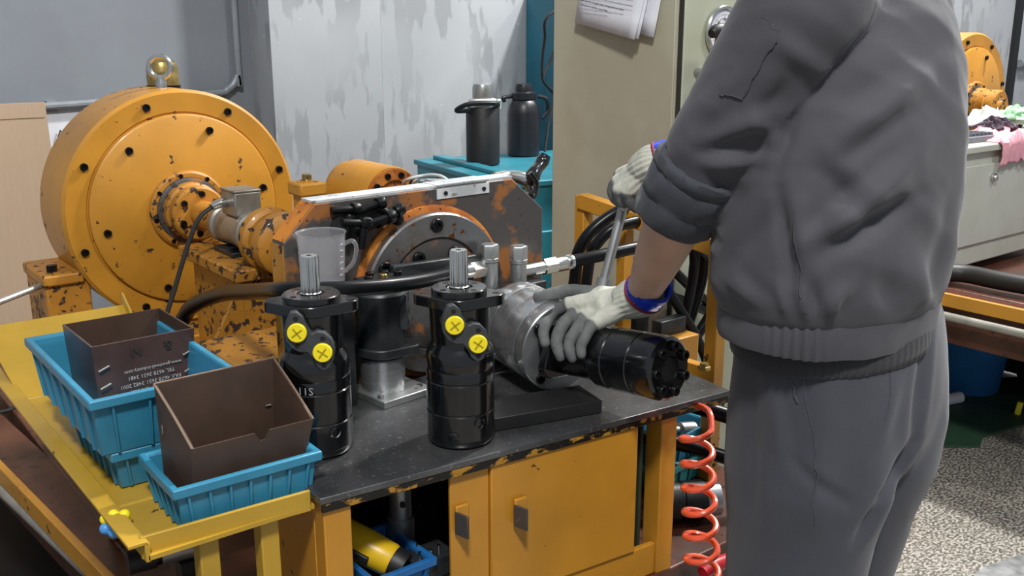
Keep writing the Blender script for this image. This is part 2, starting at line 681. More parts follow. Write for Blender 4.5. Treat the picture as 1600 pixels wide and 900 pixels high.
# ================================================================== SETTING
struct('floor', MB().box((3.5, 2.2, -0.03), (13, 8, 0.06)), 'terrazzo')
struct('wall_back', MB().box((-0.6, 3.74, 2.4), (4.44, 0.12, 4.8)), 'wall_dark')
struct('wall_middle', MB().box((1.838, 3.62, 2.4), (0.472, 0.24, 4.8)), 'wall_light', bevel=0.001)
struct('wall_right', MB().box((5.947, 3.622, 2.4), (7.744, 0.24, 4.8)), 'wall_light', bevel=0.001)
mb = MB()
for z0, z1 in ((0.0, 0.9), (0.9, 1.9), (1.9, 2.9)):
    mb.box((7.28, 3.485, (z0 + z1) / 2), (0.07, 0.03, z1 - z0 - 0.002))
struct('trim_1', mb, 'dark_cloth')

# conduit on the recessed wall: comes down, bends, runs to the left
t = thing('wall_conduit', 'grey conduit pipe bending down the recessed wall behind the big brake', 'pipe', (1.0, 3.6, 1.15))
mb = MB().tube([(1.535, 3.655, 2.6), (1.535, 3.655, 1.32), (1.53, 3.655, 1.24), (1.49, 3.655, 1.19), (1.40, 3.655, 1.175), (0.86, 3.655, 1.155), (0.2, 3.655, 1.14)], 0.013, 10)
build('pipe', mb, 'conduit', t)
for x, z in ((0.86, 1.155), (1.30, 1.172)):
    mb = MB().box((x, 3.668, z), (0.03, 0.024, 0.034))
    build('clip', mb, 'conduit', t)
t = thing('wall_conduit', 'white conduit run along far right wall above the second yellow brake', 'pipe', (7.9, 3.46, 1.25))
build('pipe', MB().tube([(7.35, 3.47, 1.18), (8.0, 3.47, 1.2), (9.5, 3.47, 1.24)], 0.028, 10), 'conduit', t)
build('clip', MB().box((7.6, 3.485, 1.187), (0.05, 0.03, 0.09)), 'conduit', t)

# notice on the recessed wall, half behind the cardboard
t = thing('wall_notice', 'white notice with AA lettering half hidden behind the cardboard', 'sign', (0.86, 3.67, 1.0))
build('board', MB().box((0.86, 3.675, 1.08), (0.20, 0.006, 0.15)), 'paper', t)
lettering('lettering', 'AA', 0.045, t, Matrix.Translation((0.035, -0.005, 0.055)) @ Matrix.Rotation(PI / 2, 4, 'X'), 'dark_print')

# cardboard sheet leaning behind the brake on the left
t = thing('cardboard_sheet', 'large tan cardboard sheet leaning against the wall left of the brake', 'cardboard', (0.2, 3.35, 0.0))
M = Matrix.Translation((0.165, 3.30, 0.0)) @ Matrix.Rotation(math.radians(-5), 4, 'X')
for x0, x1 in ((-0.62, -0.2), (-0.198, 0.20), (0.202, 0.615)):
    mb = MB()
    mb.box(((x0 + x1) / 2, 0, 0.595), (x1 - x0, 0.007, 1.19))
    mb.bm.transform(M)
    build('panel', mb, 'cardboard', t)
mb = MB().box((0, -0.0045, 1.165), (1.22, 0.003, 0.045))
mb.bm.transform(M)
build('folded_edge', mb, 'cardboard', t)

# thin steel rod at the far left
t = thing('steel_rod', 'bare steel rod lying slanted below the cardboard at far left', 'rod')
mb = MB().tube([(0.371, 2.517, 0.767), (0.591, 2.677, 0.778)], 0.008, 10)
bpy.data.objects.remove(t)
tag(build('steel_rod', mb, 'pipe_grey'), 'bare steel rod lying slanted below the cardboard at far left', 'rod')

# ================================================================== TEAL FURNITURE
CR = rotz(math.radians(-9))
c0 = Vector((2.088, 3.282, 0.930))
t = thing('tool_chest', 'low teal steel chest with a raised rim, two flasks on top', 'cabinet', mat=Matrix.Translation((c0.x, c0.y, 0)) @ CR)
mb = MB().box((0.33, -0.36, 0.455), (0.66, 0.72, 0.89))
build('body', mb, 'teal_lite', t, local=True, bevel=0.006)
mb = MB().box((0.33, -0.36, 0.905), (0.68, 0.74, 0.02))
build('top_sheet', mb, 'teal_lite', t, local=True, bevel=0.004)
mb = MB().box((0.085, -0.34, 0.922), (0.05, 0.64, 0.016))
build('rim_bar', mb, 'teal_lite', t, local=True, bevel=0.004)
mb = MB().box((-0.002, -0.2, 0.80), (0.008, 0.012, 0.16))
build('slot', mb, 'seam', t, local=True)
for zc in (0.62, 0.34):
    d_ = build('drawer', MB().box((0.33, -0.725, zc), (0.58, 0.016, 0.24)), 'teal_lite', t, local=True, bevel=0.004)
    build('handle', MB().box((0.33, -0.742, zc + 0.06), (0.16, 0.02, 0.02)), 'steel_dull', d_, local=True, bevel=0.003)

t = thing('tall_cabinet', 'tall teal steel cabinet behind the beige console', 'cabinet', (3.2, 3.3, 0))
build('body', MB().box((3.235, 3.325, 0.78), (0.85, 0.344, 1.56)), 'teal', t, bevel=0.005)
build('door', MB().box((3.04, 3.144, 0.78), (0.40, 0.018, 1.50)), 'teal', t, bevel=0.004)
build('door', MB().box((3.45, 3.144, 0.78), (0.40, 0.018, 1.50)), 'teal', t, bevel=0.004)
tag(build('power_cable', MB().tube([(3.02, 3.40, 1.568), (2.99, 3.22, 1.572), (2.96, 3.11, 1.570), (2.605, 3.080, 1.473), (2.587, 3.100, 1.370), (2.583, 3.110, 1.231), (2.621, 3.110, 1.179), (2.662, 3.110, 1.147)], 0.006, 8), 'rubber_matt'),
    'black cable looping down the tall teal cabinet, upper length', 'cable')
tag(build('power_cable', MB().tube([(2.692, 3.125, 1.375), (2.660, 3.118, 1.337), (2.624, 3.115, 1.275), (2.586, 3.105, 1.213), (2.640, 3.100, 1.148), (2.597, 3.080, 1.049), (2.542, 3.040, 0.935)], 0.005, 8), 'rubber_matt'),
    'black cable crossing behind flask and falling to the lever', 'cable')

# flask with chrome cap and fabric sleeve
b = (2.202, 2.996, 0.915)
t = thing('vacuum_flask', 'black sleeved flask with chrome cap and strap on the teal chest', 'bottle', b)
build('sleeve', MB().lathe([(0.058, 0), (0.063, 0.006), (0.063, 0.205), (0.056, 0.215), (0.03, 0.216)], 32, Matrix.Translation(b)), 'bottle', t)
build('neck', MB().lathe([(0.046, 0.20), (0.05, 0.222), (0.053, 0.232), (0.053, 0.242), (0.045, 0.246)], 32, Matrix.Translation(b)), 'white_plastic', t)
cap = build('cap', MB().lathe([(0.037, 0.244), (0.038, 0.25), (0.038, 0.285), (0.034, 0.298), (0.022, 0.304), (0.001, 0.305)], 32, Matrix.Translation(b)), 'steel_dull', t)
bb = Vector(b)
build('strap', MB().tube([bb + Vector((-0.055, -0.01, 0.205)), bb + Vector((-0.105, 0.02, 0.205)), bb + Vector((-0.085, -0.03, 0.230)), bb + Vector((0.0, -0.07, 0.232)), bb + Vector((0.05, -0.03, 0.222))], 0.009, 8), 'bottle', t)
build('lanyard', MB().tube([bb + Vector((0.03, -0.05, 0.238)), bb + Vector((0.066, -0.02, 0.236)), bb + Vector((0.068, -0.014, 0.205))], 0.005, 8), 'white_plastic', t)
# dark flask with lug handles
b = (2.497, 3.120, 0.915)
t = thing('vacuum_flask', 'all black flask with shoulder handle beside the tall teal cabinet', 'bottle', b)
T_ = Matrix.Translation(b)
build('body', MB().lathe([(0.06, 0), (0.065, 0.006), (0.065, 0.17), (0.06, 0.2), (0.046, 0.225), (0.04, 0.228)], 32, T_), 'bottle2', t)
build('cap', MB().lathe([(0.05, 0.226), (0.05, 0.25), (0.036, 0.256), (0.036, 0.27), (0.032, 0.285), (0.001, 0.288)], 32, T_), 'bottle2', t)
bb = Vector(b)
build('carry_handle', MB().tube([bb + Vector((-0.03, 0.02, 0.238)), bb + Vector((-0.07, 0.04, 0.232)), bb + Vector((-0.066, 0.04, 0.215))], 0.008, 8), 'bottle2', t)
build('carry_handle', MB().tube([bb + Vector((0.04, -0.04, 0.238)), bb + Vector((0.068, -0.06, 0.225)), bb + Vector((0.076, -0.06, 0.18)), bb + Vector((0.05, -0.055, 0.15))], 0.008, 8), 'bottle2', t)

# ================================================================== BEIGE CONTROL CABINET
t = thing('control_cabinet', 'tall beige green control cabinet with papers and a pressure gauge', 'cabinet', (2.2, 1.85, 0))
CX, CY = 1.740, 1.600
build('body', MB().box((CX + 0.50, CY + 0.226, 1.2), (1.0, 0.43, 2.4)), 'beige', t, bevel=0.002)
build('side_panel', MB().box((CX - 0.003, CY + 0.226, 1.2), (0.006, 0.43, 2.38)), 'beige', t, bevel=0.002)
build('gauge_door', MB().box((CX + 0.504, CY + 0.003, 1.2), (0.99, 0.016, 2.38)), 'beige_door', t, bevel=0.004)
build('hinge_seam', MB().box((CX + 0.0075, CY + 0.006, 1.2), (0.003, 0.016, 2.38)), 'seam', t)
# pressure gauge
gc = Vector((1.876, 1.592, 1.400))
g = thing('pressure_gauge', 'round chrome rimmed pressure gauge on the beige cabinet', 'gauge', mat=frame(gc, (0, -1, 0), (1, 0, 0)) @ Matrix.Scale(0.92, 4))
build('bezel', MB().lathe([(0.060, 0), (0.066, 0.002), (0.067, 0.008), (0.064, 0.0125), (0.058, 0.0125), (0.055, 0.005), (0.0001, 0.004)], 40), 'chrome', g, local=True)
dial = build('dial', MB().lathe([(0.054, 0.004), (0.054, 0.0065), (0.0001, 0.0065)], 40), 'paper', g, local=True)
mb = MB()
for k in range(31):
    a = math.radians(225 - 9 * k)
    L = 0.008 if k % 5 == 0 else 0.004
    mb.box(((0.046 - L / 2) * math.cos(a), (0.046 - L / 2) * math.sin(a), 0.0070), (L, 0.0009, 0.0006), Matrix.Rotation(a, 4, 'Z'))
build('graduations', mb, 'dark_print', g, local=True)
mb = MB()
mb.torus(Matrix.Translation((0, 0, 0.007)), 0.034, 0.0005, 40, 4, math.radians(-45), math.radians(225))
build('scale_arc', mb, 'dark_print', g, local=True)
build('needle', MB().box((0.008, -0.012, 0.009), (0.003, 0.05, 0.001), Matrix.Rotation(math.radians(40), 4, 'Z')), 'dark_print', g, local=True)
lettering('lettering', 'MPa', 0.012, g, Matrix.Translation((0, 0.017, 0.0072)), 'dark_print')
for k, s in enumerate(('0', '10', '20', '30', '40', '50', '60')):
    a = math.radians(225 - 45 * k)
    lettering('lettering', s, 0.009, g, Matrix.Translation((0.031 * math.cos(a), 0.031 * math.sin(a), 0.0072)), 'dark_print')
# papers hanging on the side door
pm = frame((1.733, 1.813, 1.493), (-1, 0, 0), (0, -1, 0))
p_ = thing('paper_sheets', 'white printed sheets hanging crooked on the beige cabinet side', 'paper', mat=pm)


def sheet(x0, x1, y0, y1, z, curl, name, mat='paper'):
    mb = MB()
    n = 8
    for s in (0,):
        rings = []
        for i in range(n + 1):
            f = i / n
            row = []
            for j in range(n + 1):
                h = j / n
                row.append(mb.bm.verts.new((x0 + (x1 - x0) * h, y0 + (y1 - y0) * f - 0.0 * h, z + curl * (f ** 2) * (0.4 + 0.6 * h ** 2) * 1.0 + 0.004 * math.sin(3 * h) * f)))
            rings.append(row)
        for a, b2 in zip(rings[:-1], rings[1:]):
            for i in range(n):
                mb.bm.faces.new((a[i], a[i + 1], b2[i + 1], b2[i]))
    o = build(name, mb, mat, p_, local=True)
    s_ = o.modifiers.new('thick', 'SOLIDIFY')
    s_.thickness = 0.0006
    o.matrix_local = Matrix.Rotation(math.radians(-10), 4, 'Z')
    return o


sheet(-0.085, 0.166, 0.26, -0.078, 0.004, 0.010, 'back_sheet')
sheet(-0.108, 0.132, 0.26, -0.088, 0.006, 0.022, 'sheet')
front = sheet(-0.109, 0.126, 0.26, -0.090, 0.009, 0.026, 'sheet')
RT = Matrix.Rotation(math.radians(-10), 4, 'Z')
lettering('lettering', 'shut down the oil supply before changing the test motor', 0.0068, p_, RT @ Matrix.Translation((-0.003, -0.030, 0.034)), 'dark_print')
lettering('lettering', 'check pressure and flow, record leaks', 0.0066, p_, RT @ Matrix.Translation((-0.030, -0.041, 0.034)), 'dark_print')
for yy in (-0.006, -0.018):
    o = build('ruled_line', MB().box((0, yy, 0.033), (0.2, 0.0008, 0.0005)), 'dark_print', p_, local=True)
    o.matrix_local = RT
# lever valve in front of the gauge
lv = Vector((1.777, 1.520, 1.358))
t = thing('lever_valve', 'yellow lever with black knob in front of the pressure gauge', 'valve', lv)
build('lever', MB().box(lv + Vector((0.012, 0, -0.01)), (0.030, 0.022, 0.085), (0.0, 0.12, 0)), 'orange', t, bevel=0.003)
build('knob', MB().tube([lv + Vector((-0.022, 0, 0.038)), lv + Vector((0.0, 0, 0.044)), lv + Vector((0.07, 0, 0.046))], [0.010, 0.017, 0.016], 12), 'rubber_matt', t)
build('stem', MB().tube([lv + Vector((0.016, 0, -0.045)), lv + Vector((0.018, 0.04, -0.05)), lv + Vector((0.018, 0.085, -0.05))], 0.010, 10), 'steel_dull', t)
q = Vector((1.654, 1.520, 1.161))
t = thing('door_latch', 'small black latch knob on the beige cabinet just above the blue wrist tape', 'latch', q)
build('cap', MB().lathe([(0.013, -0.016), (0.015, -0.012), (0.015, 0.014), (0.011, 0.019), (0.001, 0.019)], 20, Matrix.Translation(q)), 'rubber_matt', t)
build('stem', MB().tube([q + Vector((0, 0, -0.01)), q + Vector((0.05, 0.03, -0.01)), q + Vector((0.09, 0.085, -0.01))], 0.007), 'steel_dull', t)

# ================================================================== MACHINE BED
def machine_bed(label, ox, oy, length, legx, zt, y0=0.91, lean=0.0):
    """zt is the deck height; the left rail may run slightly askew"""
    t = thing('machine_bed', label, 'machine bed', (ox + 0.9, oy + 2.0, 0))
    R_ = Matrix.Translation((ox + 0.36, oy + 1.95, 0)) @ rotz(lean) @ Matrix.Translation((-ox - 0.36, -oy - 1.95, 0))

    def bx(name, c, s, mat, bev=0.004, ask=False):
        mb = MB().box((c[0] + ox, c[1] + oy, c[2]), s)
        if ask:
            mb.bm.transform(R_)
        return build(name, mb, mat, t, bevel=bev)
    yc = y0 + length / 2
    bx('deck', (1.0, yc, zt - 0.025), (1.14, length, 0.05), 'bed_brown')
    bx('side_deck', (0.41, 1.95, zt - 0.026), (0.09, length, 0.046), 'bed_brown', 0.003, True)
    bx('side_beam', (0.42, 1.95, zt - 0.11), (0.05, length, 0.12), 'bed_brown', 0.004, True)
    bx('angle_rail', (0.36, 1.95, zt - 0.019), (0.016, length + 0.04, 0.042), 'orange', 0.002, True)
    bx('front_beam', (1.0, y0 + 0.02, zt - 0.11), (1.14, 0.05, 0.12), 'bed_brown')
    bx('rear_beam', (1.0, y0 + length - 0.03, zt - 0.11), (1.14, 0.05, 0.12), 'bed_brown')
    for x in legx:
        for y in (1.3, y0 + length - 0.15):
            bx('leg', (x, y, (zt - 0.05) / 2), (0.10, 0.10, zt - 0.05), 'bed_brown')
    return t


machine_bed('long red brown machine bed carrying the test bench and big brake', 0, 0, 2.25, (0.60, 1.45), 0.49, 1.045, math.radians(4.6))
p0 = Vector((0.334, 2.262, 0.430))
p1 = Vector((0.393, 1.748, 0.430))
tag(build('floor_pipe', MB().cyl(p1 + (p1 - p0) * 0.6, p0 - (p1 - p0) * 0.9, 0.0155), 'pipe_grey'), 'bare grey pipe along the left machine bed below its orange rail', 'pipe')

# ================================================================== POWDER BRAKE (yellow drum)
BOLT_S = bolt_mesh(0.0085, 0.007)
BOLT_M = bolt_mesh(0.010, 0.008)


def bolt_ring(parent, R, n, z, mesh, a0=0.0, name='bolt'):
    for k in range(n):
        a = a0 + 2 * PI * k / n
        put(name, mesh, parent, Matrix.Translation((R * math.cos(a), R * math.sin(a), z)))


def powder_brake(label, loc, mat='orange', group=None, eye=True):
    """local z points out of the front face (towards -Y in the hall)"""
    M = frame(loc, (0, -1, 0), (1, 0, 0))
    t = thing('drum_brake', label, 'brake', mat=M)
    build('drum', MB().lathe([(0.0001, -0.25), (0.29, -0.25), (0.31, -0.235), (0.315, -0.22), (0.315, -0.008), (0.307, 0.0), (0.258, 0.0), (0.256, -0.004), (0.0001, -0.004)], 96), mat, t, local=True)
    build('cover_plate', MB().lathe([(0.0001, -0.01), (0.252, -0.01), (0.252, 0.008), (0.246, 0.012), (0.0001, 0.012)], 96), mat, t, local=True)
    build('hub_ring', MB().lathe([(0.104, 0.008), (0.104, 0.022), (0.098, 0.028), (0.088, 0.028), (0.086, 0.016), (0.0001, 0.016)], 64), 'orange_worn', t, local=True)
    build('seal_ring', MB().lathe([(0.087, 0.012), (0.087, 0.030), (0.078, 0.034), (0.0001, 0.034)], 64), 'rust_plate', t, local=True)
    build('coupling_boss', MB().lathe([(0.076, 0.030), (0.076, 0.058), (0.070, 0.064), (0.071, 0.068), (0.071, 0.094), (0.066, 0.1), (0.0001, 0.1)], 64), 'orange_worn', t, local=True)
    bolt_ring(t, 0.284, 8, 0.0, BOLT_M, 0.30)
    bolt_ring(t, 0.218, 6, 0.012, BOLT_M, 0.18)
    bolt_ring(t, 0.094, 8, 0.026, bolt_mesh(0.006, 0.005), 0.2)
    bolt_ring(t, 0.052, 6, 0.1, BOLT_S, 0.4)
    return t


brake = powder_brake('large chipped ochre drum brake at left with lifting eye', (0.92, 2.60, 0.94))
# lifting eye on the drum top
Wb = WM[brake.name]
ex = Vector((0.915, 2.70, 1.253))
mb = MB().lathe([(0.014, -0.004), (0.014, 0.016), (0.011, 0.024), (0.011, 0.03)], 20, Matrix.Translation(ex))
mb.torus(Matrix.Translation(ex + Vector((0, 0, 0.056))) @ rotz(math.radians(-25)) @ Matrix.Rotation(PI / 2, 4, 'X'), 0.028, 0.0075, 32, 10)
build('lifting_eye', mb, 'chrome', brake)
# feet
for s in (-1, 1):
    mb = MB().box((0.92 + s * 0.315, 2.72, 0.645), (0.11, 0.20, 0.31))
    mb.box((0.92 + s * 0.325, 2.72, 0.79), (0.10, 0.22, 0.03))
    f_ = build('foot', mb, 'orange_worn', brake, bevel=0.006)
    build('foot_bolt', MB().cyl((0.92 + s * 0.34, 2.66, 0.80), (0.92 + s * 0.34, 2.66, 0.822), 0.013, n=6), 'black_oxide', f_)
mb = MB().box((0.92, 2.72, 0.567), (0.46, 0.22, 0.154))
build('base_block', mb, 'orange_worn', brake, bevel=0.004)
# brass air valve behind the eye
ax = Vector((0.955, 2.80, 1.245))
t = thing('air_valve', 'rounded brass cap standing behind the lifting eye', 'valve', ax)
build('skirt', MB().lathe([(0.046, 0), (0.046, 0.012), (0.0001, 0.013)], 32, Matrix.Translation(ax)), 'black_oxide', t)
build('cap', MB().lathe([(0.043, 0.010), (0.044, 0.038), (0.043, 0.04), (0.043, 0.058), (0.038, 0.074), (0.028, 0.08), (0.0001, 0.081)], 32, Matrix.Translation(ax)), 'brass', t)

# ------------------------------------------------------------------ shaft line: torque sensor and couplings
AX, AZ_ = 0.925, 0.94


def along(prof, name, mat, parent, n=48, x=AX, z=AZ_):
    """lathe about the shaft line; profile of (radius, world y)"""
    M = frame((x, 0, z), (0, 1, 0), (1, 0, 0))
    return build(name, MB().lathe(prof, n, M), mat, parent)


t = thing('torque_sensor', 'silver torque sensor with square head box between yellow couplings', 'sensor', (AX, 2.30, 0.87))
along([(0.030, 2.52), (0.033, 2.50), (0.036, 2.46), (0.036, 2.335)], 'shaft_end', 'orange_worn', t)
along([(0.047, 2.345), (0.050, 2.34), (0.050, 2.322), (0.0445, 2.317), (0.0445, 2.19), (0.050, 2.185), (0.050, 2.165), (0.046, 2.16)], 'body', 'sensor', t)
along([(0.041, 2.165), (0.041, 2.14), (0.032, 2.135), (0.032, 2.09)], 'bearing', 'black_oxide', t)
bxm = Matrix.Translation((AX - 0.002, 2.33, AZ_ + 0.070))
mb = MB().box((AX - 0.002, 2.235, AZ_ + 0.066), (0.066, 0.085, 0.058))
hb = build('head_box', mb, 'sensor', t, bevel=0.004)
build('box_lid', MB().box((AX - 0.002, 2.235, AZ_ + 0.097), (0.068, 0.087, 0.006)), 'sensor', hb, bevel=0.002)
build('plug', MB().tube([(AX - 0.033, 2.24, AZ_ + 0.068), (AX - 0.055, 2.235, AZ_ + 0.068), (AX - 0.078, 2.23, AZ_ + 0.062)], [0.012, 0.012, 0.009], 12), 'chrome', hb)
build('base_plate', MB().box((AX, 2.25, 0.888), (0.10, 0.12, 0.012)), 'iron_black', t, bevel=0.002)
for dx in (-0.04, 0.04):
    build('base_bolt', MB().cyl((AX + dx, 2.21, 0.893), (AX + dx, 2.21, 0.905), 0.009, n=6), 'black_oxide', t)
tag(build('sensor_cable', MB().tube([(AX - 0.076, 2.23, AZ_ + 0.063), (AX - 0.112, 2.22, AZ_ + 0.042), (AX - 0.145, 2.21, AZ_ - 0.01), (AX - 0.19, 2.19, 0.84), (AX - 0.24, 2.16, 0.74), (AX - 0.27, 2.12, 0.62)], 0.0055, 8), 'rubber_matt'),
    'thin black cable hanging from the torque sensor plug', 'cable')

t = thing('flange_coupling', 'chipped yellow flange coupling between the sensor and rusty plate', 'coupling', (AX, 2.1, 0.865))
along([(0.030, 2.12), (0.031, 2.105), (0.068, 2.102), (0.074, 2.095), (0.074, 2.070), (0.068, 2.066), (0.064, 2.062)], 'rear_disc', 'orange_worn', t)
along([(0.056, 2.068), (0.056, 2.03)], 'rubber_ring', 'rubber_matt', t)
along([(0.065, 2.034), (0.071, 2.030), (0.071, 1.995), (0.066, 1.99), (0.045, 1.985), (0.042, 1.97), (0.042, 1.56), (0.04, 1.50)], 'front_disc', 'orange_worn', t)

# pedestal below the sensor
t = thing('sensor_pedestal', 'chipped yellow pedestal carrying the torque sensor', 'stand', (AX, 2.2, 0.6))
build('top_plate', MB().box((AX, 2.24, 0.868), (0.20, 0.36, 0.028)), 'orange_worn', t, bevel=0.004)
build('body', MB().box((AX, 2.24, 0.745), (0.15, 0.30, 0.218)), 'orange_worn', t, bevel=0.003)
for s in (-1, 1):
    mb = MB()
    M = Matrix.Translation((AX + s * 0.074, 2.10, 0.64)) @ Matrix.Rotation(PI / 2 if s > 0 else PI / 2, 4, 'X')
    mb.prism([(0, 0), (s * 0.12, 0), (0, 0.21)], 0.014, M)
    build('gusset', mb, 'orange_worn', t)
build('foot_plate', MB().box((AX, 2.24, 0.564), (0.30, 0.40, 0.146)), 'orange_worn', t, bevel=0.004)
# front block between pedestal and plate
t = thing('bearing_block', 'ochre bearing block under the hose at the plate corner', 'block', (0.78, 1.7, 0.6))
build('body', MB().box((0.75, 1.70, 0.64), (0.18, 0.26, 0.30)), 'orange_worn', t, bevel=0.004)
build('top_plate', MB().box((0.75, 1.70, 0.80), (0.20, 0.28, 0.02)), 'orange_worn', t, bevel=0.004)
build('bolt', MB().cyl((0.70, 1.60, 0.808), (0.70, 1.60, 0.825), 0.012, n=6), 'black_oxide', t)

# ------------------------------------------------------------------ post and motor behind the plate
pb = Vector((0.997, 2.000, 1.052))
t = thing('tie_post', 'yellow post with a bright bolt on its square head right of the brake', 'post', (pb.x, 2.0, 0.6))
build('column', MB().box((pb.x, 2.03, (0.49 + pb.z) / 2), (0.05, 0.05, pb.z - 0.49)), 'orange', t, bevel=0.003)
build('head', MB().box((pb.x, 2.03, pb.z + 0.006), (0.066, 0.07, 0.030)), 'orange', t, bevel=0.005)
build('bolt', MB().lathe([(0.016, 0.02), (0.016, 0.024), (0.011, 0.026), (0.011, 0.036), (0.009, 0.038), (0.0001, 0.038)], 20, Matrix.Translation((pb.x, 2.03, pb.z))), 'brass', t)
build('ring', MB().lathe([(0.024, 0.019), (0.024, 0.023), (0.0001, 0.024)], 24, Matrix.Translation((pb.x, 2.03, pb.z))), 'orange', t)

mc = Vector((1.331, 2.200, 0.974))
t = thing('gear_motor', 'yellow cylindrical motor peeking over the rusty plate', 'motor', (mc.x, 2.3, 0.6))
along([(0.0001, 2.46), (0.065, 2.46), (0.08, 2.44), (0.086, 2.41), (0.086, 2.22), (0.083, 2.215), (0.0001, 2.215)], 'drum', 'orange', t, x=mc.x, z=mc.z)
ef = along([(0.080, 2.217), (0.080, 2.204), (0.052, 2.202), (0.050, 2.212), (0.0001, 2.213)], 'end_flange', 'rust_edge', t, x=mc.x, z=mc.z)
for k in range(10):
    a = 2 * PI * k / 10
    put('bolt', BOLT_S, t, WM[t.name].inverted() @ frame((mc.x + 0.066 * math.cos(a), 2.204, mc.z + 0.066 * math.sin(a)), (0, -1, 0)))
build('pedestal', MB().box((mc.x, 2.33, (0.49 + mc.z - 0.07) / 2), (0.12, 0.2, mc.z - 0.56)), 'orange', t, bevel=0.003)
for k, pts in enumerate(([(mc.x - 0.03, 2.205, mc.z + 0.03), (mc.x - 0.09, 2.02, mc.z + 0.045), (1.026, 1.660, 1.113), (1.037, 1.600, 1.131), (1.034, 1.540, 1.136), (1.018, 1.482, 1.129)], [(mc.x + 0.02, 2.205, mc.z + 0.03), (mc.x - 0.04, 2.0, mc.z + 0.03), (1.047, 1.660, 1.108), (1.052, 1.600, 1.120), (1.052, 1.540, 1.125), (1.044, 1.482, 1.128)])):
    tag(build('air_tube', MB().tube(pts, 0.0032, 8), 'clear_tube'), ['thin milky tube arching highest above the white plate top', 'lower thin milky tube lying along the white plate top'][k], 'tube')

# ================================================================== FIXTURE PLATE
PX0, PX1, PYF, PYB = 0.665, 1.209, 1.45, 1.495
outline = [(PX0, 0.49), (PX1, 0.49), (PX1, 1.069), (1.133, 1.134), (0.723, 1.129), (PX0, 1.069)]
t = thing('fixture_plate', 'upright rusty steel fixture plate with chamfered corners and round flange', 'fixture', (0.937, PYF, 0.6))
M = Matrix(((1, 0, 0, 0), (0, 0, 1, PYF), (0, 1, 0, 0), (0, 0, 0, 1)))
build('plate', MB().prism(outline, PYB - PYF, M), 'rust_plate', t, bevel=0.003)
mb = MB().box((0.928, (PYF + PYB) / 2, 1.1335), (0.414, PYB - PYF - 0.004, 0.004), (0, -math.atan(0.005 / 0.41), 0))
build('top_strip', mb, 'top_bare_lit', t, label='bare steel top edge, coloured pale for light from above')
for (a, b2) in (((0.723, 1.129), (PX0, 1.069)),):
    mid = ((a[0] + b2[0]) / 2 - 0.0006, (a[1] + b2[1]) / 2 + 0.0006)
    ang = math.atan2(a[1] - b2[1], a[0] - b2[0])
    build('chamfer_face', MB().box((mid[0], (PYF + PYB) / 2, mid[1]), (0.080, 0.043, 0.002), (0, -ang, 0)), 'rust_edge', t)
build('side_face', MB().box((PX0 - 0.0006, (PYF + PYB) / 2, 0.78), (0.002, 0.043, 0.57)), 'orange_worn', t)
mb = MB().box((1.02, PYF - 0.001, 1.121), (0.115, 0.003, 0.018), (0, -0.012, 0))
mb.box((1.02, 1.472, 1.1368), (0.115, 0.046, 0.002), (0, -0.012, 0))
lbl = build('cover_strip', mb, 'top_bare_lit', t, label='white strip folded over the top edge')
for dx in (-0.04, 0.045):
    build('rivet', MB().cyl((1.02 + dx, PYF - 0.002, 1.121), (1.02 + dx, PYF - 0.0045, 1.121), 0.004, n=10), 'hole', lbl)
FC = Vector((0.944, PYF, 0.945))
MF = frame(FC, (0, -1, 0), (1, 0, 0))


def flange_part(name, prof, mat, n=96):
    mb = MB().lathe(prof, n)
    mb.bm.transform(MF)
    return build(name, mb, mat, t)


flange_part('flange_lip', [(0.158, -0.001), (0.158, 0.006), (0.150, 0.008), (0.0001, 0.008)], 'rust_edge')
flange_part('flange_ring', [(0.147, 0.002), (0.147, 0.022), (0.144, 0.026), (0.104, 0.026), (0.100, 0.020), (0.0001, 0.020)], 'steel_ring')
flange_part('inner_disc', [(0.099, 0.015), (0.099, 0.0235), (0.062, 0.0235), (0.06, 0.014), (0.0001, 0.014)], 'rust_plate')
BIG = bolt_mesh(0.0125, 0.010)
RNG = None
for (a, R) in ((90, 0.125), (30, 0.125), (150, 0.125), (118, 0.080), (62, 0.080), (0, 0.080), (180, 0.080), (210, 0.125), (330, 0.125)):
    p = MF @ Matrix.Translation((R * math.cos(math.radians(a)), R * math.sin(math.radians(a)), 0.021 if R > 0.1 else 0.019))
    put('bolt', BIG, t, WM[t.name].inverted() @ p)

# lever on the plate's right corner
q = Vector((1.196, 1.500, 1.115))
t = thing('clamp_lever', 'black clamp lever with chrome joint on the plate right corner', 'lever', q)
build('joint', MB().tube([q + Vector((-0.05, 0.02, 0.008)), q + Vector((-0.02, 0.015, 0.012)), q + Vector((0.01, 0, 0.004)), q + Vector((0.018, -0.01, -0.02))], [0.014, 0.011, 0.014, 0.008], 12), 'chrome', t)
build('handle', MB().tube([(1.209, 1.490, 1.108), (1.218, 1.490, 1.130), (1.246, 1.500, 1.149), (1.257, 1.500, 1.163)], [0.009, 0.016, 0.012, 0.014, 0.011], 14), 'gloss_black', t)
build('hook', MB().tube([(1.192, 1.470, 1.137), (1.204, 1.465, 1.117), (1.194, 1.460, 1.093), (1.181, 1.460, 1.102)], 0.006, 10), 'gloss_black', t)

